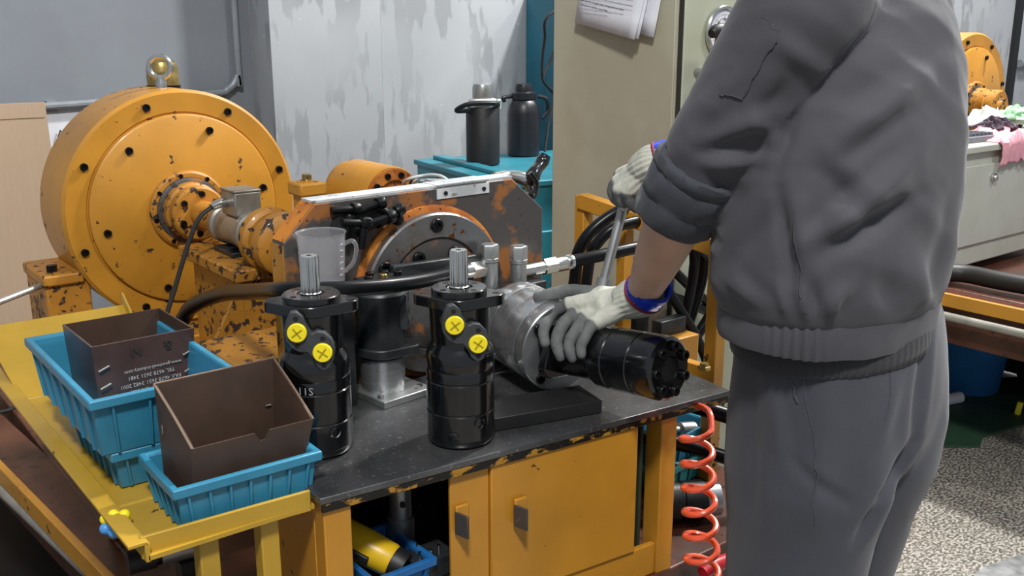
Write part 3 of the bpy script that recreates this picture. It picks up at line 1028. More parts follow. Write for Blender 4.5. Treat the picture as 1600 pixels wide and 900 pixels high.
# loose socket bolts clinging to a magnet on the plate
tag(build('magnet_disc', MB().cyl((0.775, 1.4505, 1.083), (0.775, 1.440, 1.083), 0.026, n=28), 'iron_black'), 'dark round magnet on the plate behind the loose bolts', 'magnet')
LB = MB().lathe([(0.0001, 0), (0.0062, 0.0), (0.0068, 0.002), (0.0068, 0.038), (0.0106, 0.0385), (0.011, 0.041), (0.011, 0.05), (0.0102, 0.052), (0.006, 0.052), (0.0055, 0.046), (0.0001, 0.0455)], 18)
LBm = mesh_from(LB, 'loose_bolt')
LBm.materials.append(MAT['black_oxide'])
loose = [((520, 330), (556, 327), 'upper left, lying level'), ((561, 331), (589, 320), 'upper middle, head raised to the right'), ((527, 346), (565, 346), 'middle left, lying level'),
         ((567, 348), (594, 339), 'centre, tilted up to the right'), ((592, 325), (619, 340), 'far right, pointing down right'), ((594, 344), (616, 330), 'right, behind the others'),
         ((541, 372), (546, 350), 'lower left, standing upright'), ((556, 376), (560, 352), 'lower middle, standing upright'), ((560, 362), (588, 350), 'lower right, tilted')]

lpos = [((0.748, 1.116), (0.791, 1.114), 0), ((0.797, 1.109), (0.832, 1.117), 0), ((0.756, 1.098), (0.801, 1.092), 1), ((0.803, 1.090), (0.837, 1.096), 1),
        ((0.835, 1.112), (0.868, 1.091), 0), ((0.830, 1.086), (0.865, 1.103), 2), ((0.771, 1.055), (0.778, 1.085), 0), ((0.790, 1.050), (0.796, 1.082), 1), ((0.794, 1.072), (0.829, 1.085), 0)]
for (spec, (a, b, layer)) in zip(loose, lpos):
    y = (1.4395, 1.4185, 1.427)[layer]
    d_ = Vector((b[0] - a[0], 0, b[1] - a[1]))
    o = bpy.data.objects.new('socket_bolt', LBm)
    COL.objects.link(o)
    o.matrix_world = frame((a[0], y, a[1]), d_)
    tag(o, 'loose black socket bolt on the rusty plate: ' + spec[2], 'bolt', 'loose socket bolts clinging to the plate')

# ================================================================== BENCH
BF = Matrix.Translation((0.533, 1.096, 0)) @ rotz(math.radians(-5.1))
bench = thing('test_bench', 'ochre test bench cabinet with an oily steel top and chipped edge', 'workbench', mat=BF)


def bpart(name, c, s, mat, bev=0.002, label=None, rot=None):
    return build(name, MB().box(c, s, rot), mat, bench, local=True, bevel=bev, label=label)


top = [(0.533, 1.096), (1.284, 1.029), (1.300, 1.175), (1.287, 1.418), (0.536, 1.418)]
build('top_plate', MB().prism(top, 0.010, Matrix.Translation((0, 0, 0.790))), 'bench_steel', bench, bevel=0.0012, label='oily dark steel top plate')
bpart('edge_angle', (0.377, 0.004, 0.7835), (0.748, 0.006, 0.012), 'edge_chip', 0.001, 'dark chipped edge strip')
bpart('leg', (0.026, 0.026, 0.639), (0.040, 0.040, 0.298), 'bench_yellow')
bpart('leg', (0.622, 0.026, 0.639), (0.034, 0.040, 0.298), 'bench_yellow')
bpart('leg', (0.622, 0.290, 0.639), (0.034, 0.040, 0.298), 'bench_yellow')
bpart('side_panel', (0.008, 0.175, 0.639), (0.006, 0.270, 0.298), 'bench_yellow')
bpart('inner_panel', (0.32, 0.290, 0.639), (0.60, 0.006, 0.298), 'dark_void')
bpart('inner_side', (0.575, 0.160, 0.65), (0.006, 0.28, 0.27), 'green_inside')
bpart('bottom_rail', (0.4365, 0.016, 0.519), (0.335, 0.012, 0.058), 'bench_yellow')
bpart('fixed_panel', (0.236, 0.014, 0.639), (0.066, 0.006, 0.296), 'bench_yellow', 0.001)
door = bpart('door', (0.4115, 0.010, 0.667), (0.283, 0.010, 0.236), 'bench_yellow', 0.002)
for (u, z, v) in ((0.220, 0.704, 0.008), (0.318, 0.692, 0.0)):
    par = door if u > 0.3 else bench
    nm = 'latch'
    mb = MB().box((u, v - 0.001, z + 0.002), (0.022, 0.006, 0.044))
    l_ = build(nm, mb, 'bench_yellow', par, local=True, bevel=0.002)
    if par is bench:
        mb = MB().box((u - 0.007, v - 0.013, z - 0.002), (0.004, 0.026, 0.036), (0, 0, 0.3))
        build('latch_tongue', mb, 'rust_plate', l_, local=True, bevel=0.001)
    else:
        l_['label'] = 'ochre latch with bent tongue'
        mb = MB().box((u - 0.007, v - 0.013, z - 0.002), (0.004, 0.026, 0.036), (0, 0, 0.3))
        build('latch_tongue', mb, 'rust_plate', bench, local=True, bevel=0.001)

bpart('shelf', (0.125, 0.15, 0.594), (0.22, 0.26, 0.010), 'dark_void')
# things inside the open bay of the bench
bay = BF @ Matrix.Translation((0.125, 0.09, 0.60))
t = thing('parts_bin', 'small blue bin inside the open bay of the bench', 'bin', mat=bay @ rotz(0.1))


def crate(t, L, W, H, mat, ribs_l=6, ribs_w=4, taper=0.92, th=0.004):
    """open moulded bin: local origin at the floor centre, rim at H"""
    def rect(l, w, z):
        return [(-l / 2, -w / 2, z), (l / 2, -w / 2, z), (l / 2, w / 2, z), (-l / 2, w / 2, z)]
    mb = MB()
    lb, wb = L * taper, W * taper
    o1, o2 = rect(lb, wb, 0), rect(L, W, H)
    i2, i1 = rect(L - 2 * th, W - 2 * th, H), rect(lb - 2 * th, wb - 2 * th, th)
    rr = [mb.ring_verts(r) for r in (o1, o2, i2, i1)]
    mb.skin(rr)
    build('shell', mb, mat, t, local=True, bevel=0.003)
    mb = MB()
    rim = 0.006
    ra = [mb.ring_verts(r) for r in (rect(L + 2 * rim, W + 2 * rim, H - 0.012), rect(L + 2 * rim, W + 2 * rim, H + 0.002), rect(L - 2 * th + 0.001, W - 2 * th + 0.001, H + 0.002), rect(L - 2 * th + 0.001, W - 2 * th + 0.001, H - 0.012))]
    mb.skin(ra + [ra[0]], cap=False)
    build('rim', mb, mat, t, local=True, bevel=0.0022)
    k = (1 - taper) / 2

    def rib(x0, y0, x1, y1, nx, ny):
        mb = MB()
        w = 0.0032
        tx, ty = -ny, nx
        ring = []
        for (x, y, z) in ((x0, y0, 0.002), (x1, y1, H - 0.010)):
            ring.append(mb.ring_verts([(x + tx * w / 2, y + ty * w / 2, z), (x + nx * 0.004 + tx * w / 2, y + ny * 0.004 + ty * w / 2, z), (x + nx * 0.004 - tx * w / 2, y + ny * 0.004 - ty * w / 2, z), (x - tx * w / 2, y - ty * w / 2, z)]))
        mb.skin(ring)
        build('rib', mb, mat, t, local=True)
    for i in range(ribs_l):
        f = (i + 0.5) / ribs_l - 0.5
        for s in (-1, 1):
            rib(f * lb, s * wb / 2, f * L, s * W / 2, 0, s)
    for i in range(ribs_w):
        f = (i + 0.5) / ribs_w - 0.5
        for s in (-1, 1):
            rib(s * lb / 2, f * wb, s * L / 2, f * W, s, 0)


crate(t, 0.10, 0.13, 0.042, 'crate_dark', 4, 4)
g0 = bay @ Matrix.Translation((-0.03, 0.02, 0.058)) @ rotz(-0.9) @ Matrix.Rotation(0.35, 4, 'Y')
t = thing('angle_grinder', 'yellow power tool with black end lying in the bench bay bin', 'power tool', mat=g0)
X_ = Matrix.Rotation(PI / 2, 4, 'Y')
build('gear_head', MB().lathe([(0.016, -0.085), (0.022, -0.08), (0.024, -0.05), (0.021, -0.03)], 20, X_), 'black_oxide', t, local=True)
build('housing', MB().lathe([(0.022, -0.034), (0.026, -0.03), (0.027, 0.02), (0.025, 0.06), (0.023, 0.065)], 24, X_), 'tool_yellow', t, local=True)
build('end_cap', MB().lathe([(0.023, 0.062), (0.024, 0.07), (0.021, 0.085), (0.0001, 0.086)], 24, X_), 'rubber_matt', t, local=True)
build('switch', MB().box((0.01, -0.027, 0.0), (0.05, 0.008, 0.012)), 'rubber_matt', t, local=True, bevel=0.002)
b = BF @ Vector((0.185, 0.14, 0.60))
t = thing('bored_cylinder', 'scuffed dark steel cylinder with cross holes standing in the bench bay', 'part', b)
build('body', MB().lathe([(0.022, 0.0), (0.022, 0.06), (0.018, 0.064), (0.018, 0.125), (0.014, 0.128), (0.0001, 0.128)], 28, Matrix.Translation(b)), 'steel_dull', t)
for z in (0.03, 0.09):
    build('cross_hole', MB().cyl(b + Vector((-0.008, -0.0205, z)), b + Vector((-0.006, -0.0165, z)), 0.0045, n=14), 'hole', t)
b = BF @ Vector((0.19, 0.06, 0.60))
t = thing('stud_plate', 'dark plate with four bright studs low in the bench bay', 'part', b)
build('plate', MB().box(b + Vector((0, 0, 0.018)), (0.07, 0.05, 0.036)), 'iron_black', t, bevel=0.003)
for dx, dy in ((-0.022, -0.012), (-0.005, -0.016), (0.012, -0.012), (-0.012, 0.01)):
    build('stud', MB().cyl(b + Vector((dx, dy, 0.034)), b + Vector((dx, dy, 0.048)), 0.0025, n=10), 'chrome', t)
b = BF @ Vector((0.07, 0.17, 0.60))
t = thing('tap_body', 'small dark valve body behind the yellow power tool', 'valve', b)
mb = MB().lathe([(0.02, 0), (0.02, 0.03), (0.012, 0.035), (0.012, 0.09), (0.018, 0.095), (0.018, 0.12), (0.0001, 0.122)], 20, Matrix.Translation(b))
build('body', mb, 'iron_black', t)
build('branch', MB().cyl(b + Vector((0, 0, 0.105)), b + Vector((0.04, 0.0, 0.085)), 0.008), 'iron_black', t)

# ================================================================== STANDING HYDRAULIC MOTORS


def flange_poly(a, b, r_end, n=9):
    """rounded diamond: central radius b, ends at +-a with radius r_end"""
    pts = []
    for cx, r, a0, a1 in ((a - r_end, r_end, -65, 65), (0, b, 68, 112), (-(a - r_end), r_end, 115, 245), (0, b, 248, 292)):
        for k in range(n):
            an = math.radians(a0 + (a1 - a0) * k / (n - 1))
            pts.append((cx + r * math.cos(an), r * math.sin(an)))
    return pts


def port_outline():
    raw = [(790, 270), (812, 266), (835, 285), (848, 318), (866, 352), (884, 343), (912, 350), (936, 378), (946, 416), (940, 455), (924, 490), (900, 501), (876, 482), (862, 445), (845, 425), (816, 424), (786, 405), (768, 372), (766, 335), (776, 298)]
    s = 0.000378
    return [((x - 857) * s, -(y - 385) * s) for x, y in raw]


def motor_parts(t, mark=None, port_turn=0.0, end=False):
    build('body', MB().lathe([(0.030, -0.0), (0.040, 0.0), (0.047, 0.003), (0.049, 0.006), (0.049, 0.012), (0.051, 0.014), (0.051, 0.052), (0.0495, 0.0535), (0.0495, 0.0545), (0.051, 0.056), (0.051, 0.100), (0.0495, 0.1015), (0.0495, 0.1025), (0.051, 0.104), (0.051, 0.118), (0.0505, 0.1195), (0.051, 0.121), (0.051, 0.140), (0.048, 0.150), (0.0435, 0.156), (0.0425, 0.160), (0.0001, 0.160)], 64), 'gloss_black', t, local=True)
    build('port_housing', MB().lathe([(0.0425, 0.158), (0.0435, 0.175), (0.0445, 0.205), (0.046, 0.216)], 48), 'gloss_black', t, local=True)
    build('flange', MB().prism(flange_poly(0.067, 0.0475, 0.018), 0.016, Matrix.Translation((0, 0, 0.214))), 'gloss_black', t, local=True, bevel=0.0015)
    build('pilot', MB().lathe([(0.041, 0.230), (0.041, 0.238), (0.0395, 0.2395), (0.020, 0.2395), (0.019, 0.237), (0.0001, 0.237)], 48), 'gloss_black', t, local=True)
    HO = hole_mesh
    for x in (-0.054, 0.054):
        put('flange_hole', HO(0.0055), t, Matrix.Translation((x, 0, 0.2301)))
    for k in range(4):
        a = PI / 4 + k * PI / 2
        put('pilot_hole', HO(0.0045), t, Matrix.Translation((0.031 * math.cos(a), 0.031 * math.sin(a), 0.2396)))
    # splined shaft
    mb = MB()
    n = 60
    rings = []
    for z, base in ((0.236, 0.0155), (0.2405, 0.0155), (0.2415, 0.0135)):
        rings.append(mb.ring_verts([(base * math.cos(2 * PI * i / n), base * math.sin(2 * PI * i / n), z) for i in range(n)]))
    for z, k in ((0.2420, 1.0), (0.2920, 1.0), (0.2945, 0.9)):
        rings.append(mb.ring_verts([((0.0136 if i % 4 < 2 else 0.0122) * k * math.cos(2 * PI * i / n), (0.0136 if i % 4 < 2 else 0.0122) * k * math.sin(2 * PI * i / n), z) for i in range(n)]))
    mb.skin(rings)
    sh = build('shaft', mb, 'chrome', t, local=True)
    put('centre_hole', HO(0.0035), sh, Matrix.Translation((0, 0, 0.2946)))
    # port face
    R = rotz(port_turn)
    MP = R @ Matrix.Translation((0, -0.0505, 0.183)) @ Matrix.Rotation(PI / 2, 4, 'X')
    mb = MB().prism(port_outline(), 0.014, MP @ Matrix.Translation((0, 0, -0.009)))
    pf = build('port_face', mb, 'port_plate', t, local=True, bevel=0.0018)
    neck = MB()
    for sx, sy in ((-1, 1), (1, -1)):
        neck.lathe([(0.018, -0.035), (0.018, -0.004)], 20, MP @ Matrix.Translation((sx * 0.0165, sy * 0.0148, 0)))
    build('port_boss', neck, 'gloss_black', t, local=True)
    for sx, sy in ((-1, 1), (1, -1)):
        c = MP @ Matrix.Translation((sx * 0.0167, sy * 0.0150, 0.005))
        pl = build('port_plug', MB().lathe([(0.0136, 0), (0.0136, 0.004), (0.0125, 0.0055), (0.0001, 0.0058)], 28, c), 'yellow_plug', t, local=True)
        for an in (PI / 4 + 0.15 * sx, -PI / 4 + 0.15 * sx):
            build('cross_groove', MB().box((0, 0, 0), (0.017, 0.002, 0.001), c @ Matrix.Translation((0, 0, 0)) @ rotz(an)) if False else groove(c, an), 'plug_cross', pl, local=True)
        for dy in (0.0195, -0.0195):
            put('port_hole', HO(0.0036), t, c @ Matrix.Translation((0.001 * sx, dy, 0.0002)))
    # body plugs
    for an, z in ((-0.15, 0.022), (0.62, 0.042)):
        M_ = rotz(an) @ Matrix.Translation((0, -0.0495, z)) @ Matrix.Rotation(PI / 2, 4, 'X')
        pb_ = build('side_plug', MB().lathe([(0.0085, -0.004), (0.0085, 0.003), (0.006, 0.0045), (0.0055, 0.001), (0.0001, 0.001)], 20, M_), 'gloss_black', t, local=True)
    if mark:
        me = text_mesh(mark, 0.016)
        me.materials.clear()
        me.materials.append(MAT['white_mark'])
        # wrap the mark round the body
        for v in me.vertices:
            a = v.co.x / 0.0515
            v.co = Vector((0.0513 * math.sin(a), -0.0513 * math.cos(a), v.co.y + 0.108))
        o_ = put('painted_mark', me, t, rotz(-0.16))


_holes = {}


def hole_mesh(r):
    if r not in _holes:
        me = mesh_from(MB().lathe([(r, -0.001), (r, 0.0002), (0.0001, 0.0002)], 18), 'hole')
        me.materials.append(MAT['hole'])
        _holes[r] = me
    return _holes[r]


def groove(c, an):
    mb = MB().box((0, 0, 0.0058), (0.017, 0.0022, 0.0012), Matrix.Identity(4))
    mb.bm.transform(c @ rotz(an))
    return mb


mR = thing('hydraulic_motor', 'black hydraulic motor with two yellow plugs standing at the bench front edge', 'motor', (0.797, 1.146, 0.80), math.radians(-38))
motor_parts(mR, None, 0.22)
mL = thing('hydraulic_motor', 'black hydraulic motor with two yellow plugs beside the brown box, white mark', 'motor', (0.609, 1.246, 0.80), math.radians(-34))
motor_parts(mL, '11S', 0.05)

# ================================================================== MIDDLE FIXTURE (motor upside down on a steel spigot)
mc = (0.803, 1.385, 0.80)
t = thing('motor_stand', 'dark iron motor body standing on a bright steel spigot and square plate', 'fixture', mc)
T_ = Matrix.Translation(mc)
build('base_plate', MB().box((0.812, 1.378, 0.806), (0.105, 0.105, 0.012), (0, 0, 0.12)), 'steel_dull', t, bevel=0.0015)
for dx, dy in ((0.038, -0.034), (-0.04, -0.036)):
    build('plate_bolt', MB().cyl((0.812 + dx, 1.378 + dy, 0.812), (0.812 + dx, 1.378 + dy, 0.818), 0.006, n=6), 'chrome', t)
build('spigot', MB().lathe([(0.0375, 0.011), (0.0375, 0.068), (0.036, 0.07), (0.0001, 0.07)], 48, T_), 'steel', t)
build('seal', MB().lathe([(0.036, 0.068), (0.036, 0.076)], 32, T_), 'rubber_matt', t)
mb = MB().prism(flange_poly(0.064, 0.046, 0.018), 0.016, T_ @ Matrix.Translation((0, 0, 0.075)) @ rotz(math.radians(-38)))
build('flange', mb, 'iron_black', t, bevel=0.002)
build('casing', MB().lathe([(0.041, 0.090), (0.042, 0.13), (0.043, 0.150), (0.047, 0.168), (0.048, 0.182), (0.045, 0.186), (0.0001, 0.186)], 48, T_), 'iron_black', t)
M = T_ @ rotz(math.radians(48)) @ Matrix.Translation((0, -0.047, 0.15)) @ Matrix.Rotation(PI / 2, 4, 'X')
mb = MB().prism([(-0.018, -0.03), (0.018, -0.03), (0.024, -0.01), (0.024, 0.012), (0.016, 0.03), (-0.016, 0.03), (-0.024, 0.01), (-0.024, -0.01)], 0.012, M @ Matrix.Translation((0, 0, -0.012)))
build('side_port', mb, 'port_plate', t, bevel=0.001)
for y in (-0.02, 0.0, 0.02):
    put('port_hole', hole_mesh(0.005 if y == 0 else 0.0036), t, WM[t.name].inverted() @ M @ Matrix.Translation((0, y, 0.0003)))
mb = MB().box((0.803, 1.385, 0.996), (0.075, 0.046, 0.02))
build('top_block', mb, 'iron_black', t, bevel=0.002)
for k, (dx, dy, m_) in enumerate(((-0.028, -0.012, 'black_oxide'), (-0.012, 0.012, 'black_oxide'), (0.0, -0.012, 'brass'), (0.014, 0.008, 'black_oxide'), (0.030, -0.008, 'black_oxide'))):
    build('cap_screw', MB().lathe([(0.007, 0), (0.007, 0.008), (0.0062, 0.009), (0.0035, 0.009), (0.0033, 0.005), (0.0001, 0.005)], 16, Matrix.Translation((0.803 + dx, 1.385 + dy, 1.005))), m_, t)

# dark riser that carries the measuring cup
cb = Vector((0.707, 1.385, 1.007))
tag(build('riser_block', MB().box((cb.x, 1.40, (0.80 + cb.z) / 2), (0.07, 0.07, cb.z - 0.80)), 'iron_black', bevel=0.003), 'dark iron block under the measuring cup behind the motors', 'block')
cb.y = 1.40
t = thing('measuring_cup', 'translucent plastic measuring cup with handle behind the left motor', 'cup', cb)
T_ = Matrix.Translation(cb)
HC = 0.084
build('cup_wall', MB().lathe([(0.0001, 0.001), (0.033, 0.001), (0.0345, 0.004), (0.0385, HC - 0.002), (0.0405, HC), (0.0405, HC + 0.001), (0.037, HC - 0.001), (0.033, 0.005), (0.0001, 0.004)], 48, T_), 'cup', t)
rd = Vector((0.79, -0.61, 0))
build('handle', MB().tube([cb + rd * 0.037 + Vector((0, 0, 0.066)), cb + rd * 0.050 + Vector((0, 0, 0.070)), cb + rd * 0.056 + Vector((0, 0, 0.058)), cb + rd * 0.050 + Vector((0, 0, 0.035)), cb + rd * 0.036 + Vector((0, 0, 0.020))], 0.0035, 8), 'cup', t)
build('spout', MB().tube([cb - rd * 0.036 + Vector((0, 0, HC - 0.016)), cb - rd * 0.042 + Vector((0, 0, HC - 0.002))], [0.002, 0.005], 8), 'cup', t)
mb = MB()
for k in range(6):
    an = math.radians(-62)
    z = 0.018 + 0.010 * k
    r = 0.0345 + 0.004 * z / HC + 0.0008
    mb.box(cb + Vector((r * math.cos(an), r * math.sin(an), z)), (0.0006, 0.009 if k % 2 == 0 else 0.006, 0.001), rotz(an))
build('graduations', mb, 'white_mark', t)

# ================================================================== HOSES AND FITTINGS ON THE BENCH
tag(build('pressure_hose', MB().tube([(0.60, 2.10, 0.508), (0.575, 2.09, 0.65), (0.683, 2.040, 0.789), (0.694, 1.980, 0.842), (0.697, 1.820, 0.902), (0.661, 1.580, 0.963), (0.623, 1.375, 1.014), (0.663, 1.315, 1.021), (0.764, 1.305, 1.013), (0.848, 1.325, 1.005), (0.931, 1.360, 0.997)], [0.0165, 0.0165, 0.016, 0.0145, 0.0125, 0.0125, 0.0125], 14), 'rubber'),
    'glossy black pressure hose sweeping from the left behind both standing motors', 'hose')
p0, p1 = Vector((0.926, 1.360, 0.996)), Vector((1.019, 1.395, 0.986))
t = thing('hose_fitting', 'chrome hose fitting joining the left hose to the first hex riser', 'fitting', p0)
d_ = (p1 - p0)
build('ferrule', MB().cyl(p0, p0 + d_ * 0.6, 0.0145, n=24), 'chrome', t)
build('nut', MB().cyl(p0 + d_ * 0.58, p1, 0.0165, n=6), 'chrome', t)
# manifold with two hex risers
h1, h2 = Vector((1.038, 1.395, 0.998)), Vector((1.105, 1.395, 0.986))
t = thing('port_manifold', 'dark manifold block with two hexagonal steel risers behind the silver adapter', 'manifold', (1.06, 1.41, 0.80))
build('block', MB().box(((h1.x + h2.x) / 2, 1.392, 0.875), (0.16, 0.050, 0.15)), 'iron_black', t, bevel=0.003)
for h in (h1, h2):
    hx = build('riser', MB().lathe([(0.0155, 0.945 - h.z), (0.0155, -0.002), (0.017, 0.0), (0.017, 0.006), (0.0125, 0.008)], 28, Matrix.Translation(h)), 'steel_dull', t)
    build('hex_cap', MB().lathe([(0.0175, 0.006), (0.0175, 0.029), (0.0155, 0.032), (0.0001, 0.032)], 6, Matrix.Translation(h) @ rotz(0.35)), 'steel_dull', hx, bevel=0.001)
p0, p1 = Vector((1.130, 1.400, 0.966)), Vector((1.232, 1.390, 0.970))
t = thing('hose_fitting', 'chrome hose fitting leaving the second hex riser to the right', 'fitting', p0)
d_ = (p1 - p0)
build('sleeve', MB().cyl(p0 - d_ * 0.1, p0 + d_ * 0.36, 0.0125, n=24), 'chrome', t)
build('nut', MB().cyl(p0 + d_ * 0.36, p0 + d_ * 0.62, 0.0165, n=6), 'chrome', t)
build('ferrule', MB().lathe([(0.013, 0), (0.0148, 0.002), (0.0148, 0.026), (0.0135, 0.028), (0.0148, 0.03), (0.0148, d_.length * 0.4)], 24, frame(p0 + d_ * 0.6, d_)), 'chrome', t)
tag(build('pressure_hose', MB().tube([p1 - d_ * 0.05, (1.301, 1.370, 0.978), (1.388, 1.360, 0.983), (1.511, 1.370, 0.976), (1.673, 1.420, 0.914), (1.756, 1.460, 0.788), (1.52, 1.50, 0.51)], 0.0125, 14), 'rubber'),
    'glossy black hose running from the chrome fitting behind the worker forearm', 'hose')
p0, p1 = Vector((0.838, 1.405, 1.006)), Vector((1.034, 1.405, 1.001))
d_ = p1 - p0
mb = MB().box((p0 + p1) / 2, (d_.length, 0.016, 0.022), (0, -math.atan2(d_.z, d_.x), 0))
tag(build('clamp_bar', mb, 'iron_black', bevel=0.003), 'dark flat clamp bar crossing the lower half of the round flange', 'bar')

# ================================================================== ADAPTER AND MOTOR UNDER THE WORKER'S HAND
A_, B_, C_ = Vector((1.066, 1.355, 0.888)), Vector((1.046, 1.203, 0.881)), Vector((1.069, 0.975, 0.900))
tag(build('bench_bar', MB().box((0.953, 1.150, 0.8115), (0.19, 0.080, 0.022), (0, 0, math.radians(-14))), 'rubber_matt', bevel=0.0015), 'dark flat steel bar on the bench under the silver adapter', 'bar')
tag(build('steel_strip', MB().box((1.005, 1.345, 0.805), (0.2, 0.035, 0.009), (0, 0, -0.1)), 'chrome', bevel=0.001), 'narrow bright steel strip on the bench behind the silver adapter', 'bar')
u = (A_ - B_).normalized()
ad = thing('drive_adapter', 'bright turned steel adapter drum gripped against the held motor', 'adapter', mat=frame(B_, u, (0, 0, 1)))
La = (A_ - B_).length
build('drum', MB().lathe([(0.0001, 0.03), (0.0765, 0.03), (0.0770, 0.032), (0.0770, La - 0.045), (0.0762, La - 0.043), (0.0770, La - 0.041), (0.0770, La - 0.006), (0.0735, La), (0.05, La), (0.0001, La)], 96), 'steel', ad, local=True)
build('front_ring', MB().lathe([(0.0001, 0.0), (0.0755, 0.0), (0.0770, 0.0015), (0.0770, 0.0285), (0.0762, 0.030), (0.0001, 0.030)], 96), 'steel', ad, local=True)
for k in range(4):
    a = math.radians(40 + 90 * k)
    put('bolt', BOLT_S, ad, Matrix.Translation((0.064 * math.cos(a), 0.064 * math.sin(a), 0.001)) @ Matrix.Rotation(PI, 4, 'X'))
v = (B_ - C_).normalized()
hm = thing('hydraulic_motor', 'black hydraulic motor lying level under the worker\'s gloved hand', 'motor', mat=frame(C_, v, (0, 0, 1)))
Lm = (B_ - C_).length
build('body', MB().lathe([(0.0001, 0.004), (0.020, 0.004), (0.021, 0.0), (0.045, 0.0), (0.050, 0.004), (0.051, 0.010), (0.051, 0.048), (0.0497, 0.0495), (0.051, 0.051), (0.051, 0.098), (0.0497, 0.0995), (0.051, 0.101), (0.051, 0.125), (0.046, 0.136), (0.043, 0.142), (0.0435, Lm - 0.016), (0.0001, Lm - 0.016)], 64), 'gloss_black', hm, local=True)
mb = MB().prism(flange_poly(0.066, 0.047, 0.018), 0.0165, Matrix.Translation((0, 0, Lm - 0.0175)) @ rotz(math.radians(60)))
build('flange', mb, 'gloss_black', hm, local=True, bevel=0.0015)
build('end_recess', MB().lathe([(0.0205, 0.0042), (0.0205, 0.003), (0.0001, 0.003)], 28), 'hole', hm, local=True)
EB = bolt_mesh(0.0085, 0.008)
for k in range(7):
    a = 2 * PI * k / 7 + 0.25
    put('end_bolt', EB, hm, Matrix.Translation((0.0365 * math.cos(a), 0.0365 * math.sin(a), 0.001)) @ Matrix.Rotation(PI, 4, 'X'))
for an, z in ((1.35, 0.030), (2.2, 0.062)):
    M_ = rotz(an) @ Matrix.Translation((0.0495, 0, z)) @ Matrix.Rotation(PI / 2, 4, 'Y')
    build('side_plug', MB().lathe([(0.0085, -0.004), (0.0085, 0.003), (0.006, 0.0045), (0.0055, 0.001), (0.0001, 0.001)], 20, M_), 'gloss_black', hm, local=True)
b = (1.042, 1.111, 0.800)
tag(build('key_block', MB().box((b[0], b[1], 0.806), (0.022, 0.011, 0.012), (0, 0, -0.9)), 'black_oxide', bevel=0.001), 'tiny dark steel key lying on the bench front edge below the held motor', 'key')
b = Vector((1.332, 1.131, 0.800))
mb = MB().lathe([(0.012, 0), (0.012, 0.006), (0.008, 0.007), (0.008, 0.012), (0.0001, 0.012)], 6, Matrix.Translation(b + Vector((0, 0, 0))))
tag(build('brass_nut', mb, 'brass'), 'brass fitting nut at the right end of the bench top', 'fitting')

# T wrench shaft in the right hand
r0, r1 = Vector((1.194, 1.213, 1.109)), Vector((1.147, 1.208, 0.980))
t = thing('socket_wrench', 'bare steel T wrench shaft held in the worker\'s far gloved hand', 'wrench', r1)
build('shaft', MB().cyl(r1, r0, 0.0085, n=16), 'steel_dull', t)
dd = (r0 - r1).normalized()
build('cross_handle', MB().cyl(r0 + Vector((-0.026, -0.030, 0.004)), r0 + Vector((0.026, 0.030, 0.008)), 0.008, n=16), 'steel_dull', t)
build('socket', MB().cyl(r1 - dd * 0.05, r1 + dd * 0.005, 0.014, n=20), 'steel_dull', t)

# blue valve and bracket behind the forearm
b = Vector((1.594, 1.550, 0.875))
t = thing('flow_valve', 'blue painted valve body with bright bolts behind the bare forearm', 'valve', b)
build('body', MB().box(b, (0.07, 0.05, 0.05)), 'valve_blue', t, bevel=0.006)
build('face_plate', MB().box(b + Vector((-0.01, -0.03, 0.032)), (0.09, 0.012, 0.03)), 'iron_black', t, bevel=0.002)
for dx in (-0.04, 0.02):
    build('bolt', MB().cyl(b + Vector((dx, -0.034, 0.034)), b + Vector((dx, -0.042, 0.034)), 0.008, n=6), 'chrome', t)
build('stem', MB().cyl((b.x, b.y, 0.49), (b.x, b.y, b.z - 0.02), 0.018), 'iron_black', t)

# ochre hose stand behind the bench
t = thing('hose_stand', 'ochre angle iron stand with hoses behind the held wrench', 'stand', (1.6, 1.6, 0.6))
P1, P2 = Vector((1.465, 1.620, 1.035)), Vector((1.499, 1.249, 0.985))


def beam(a, b2, w, h, name):
    a, b2 = Vector(a), Vector(b2)
    M_ = frame(a, b2 - a, (0, 0, 1))
    mb = MB()
    L = (b2 - a).length
    mb.box((0, 0, L / 2), (h, w, L))
    mb.bm.transform(M_)
    return build(name, mb, 'orange', t, bevel=0.002)


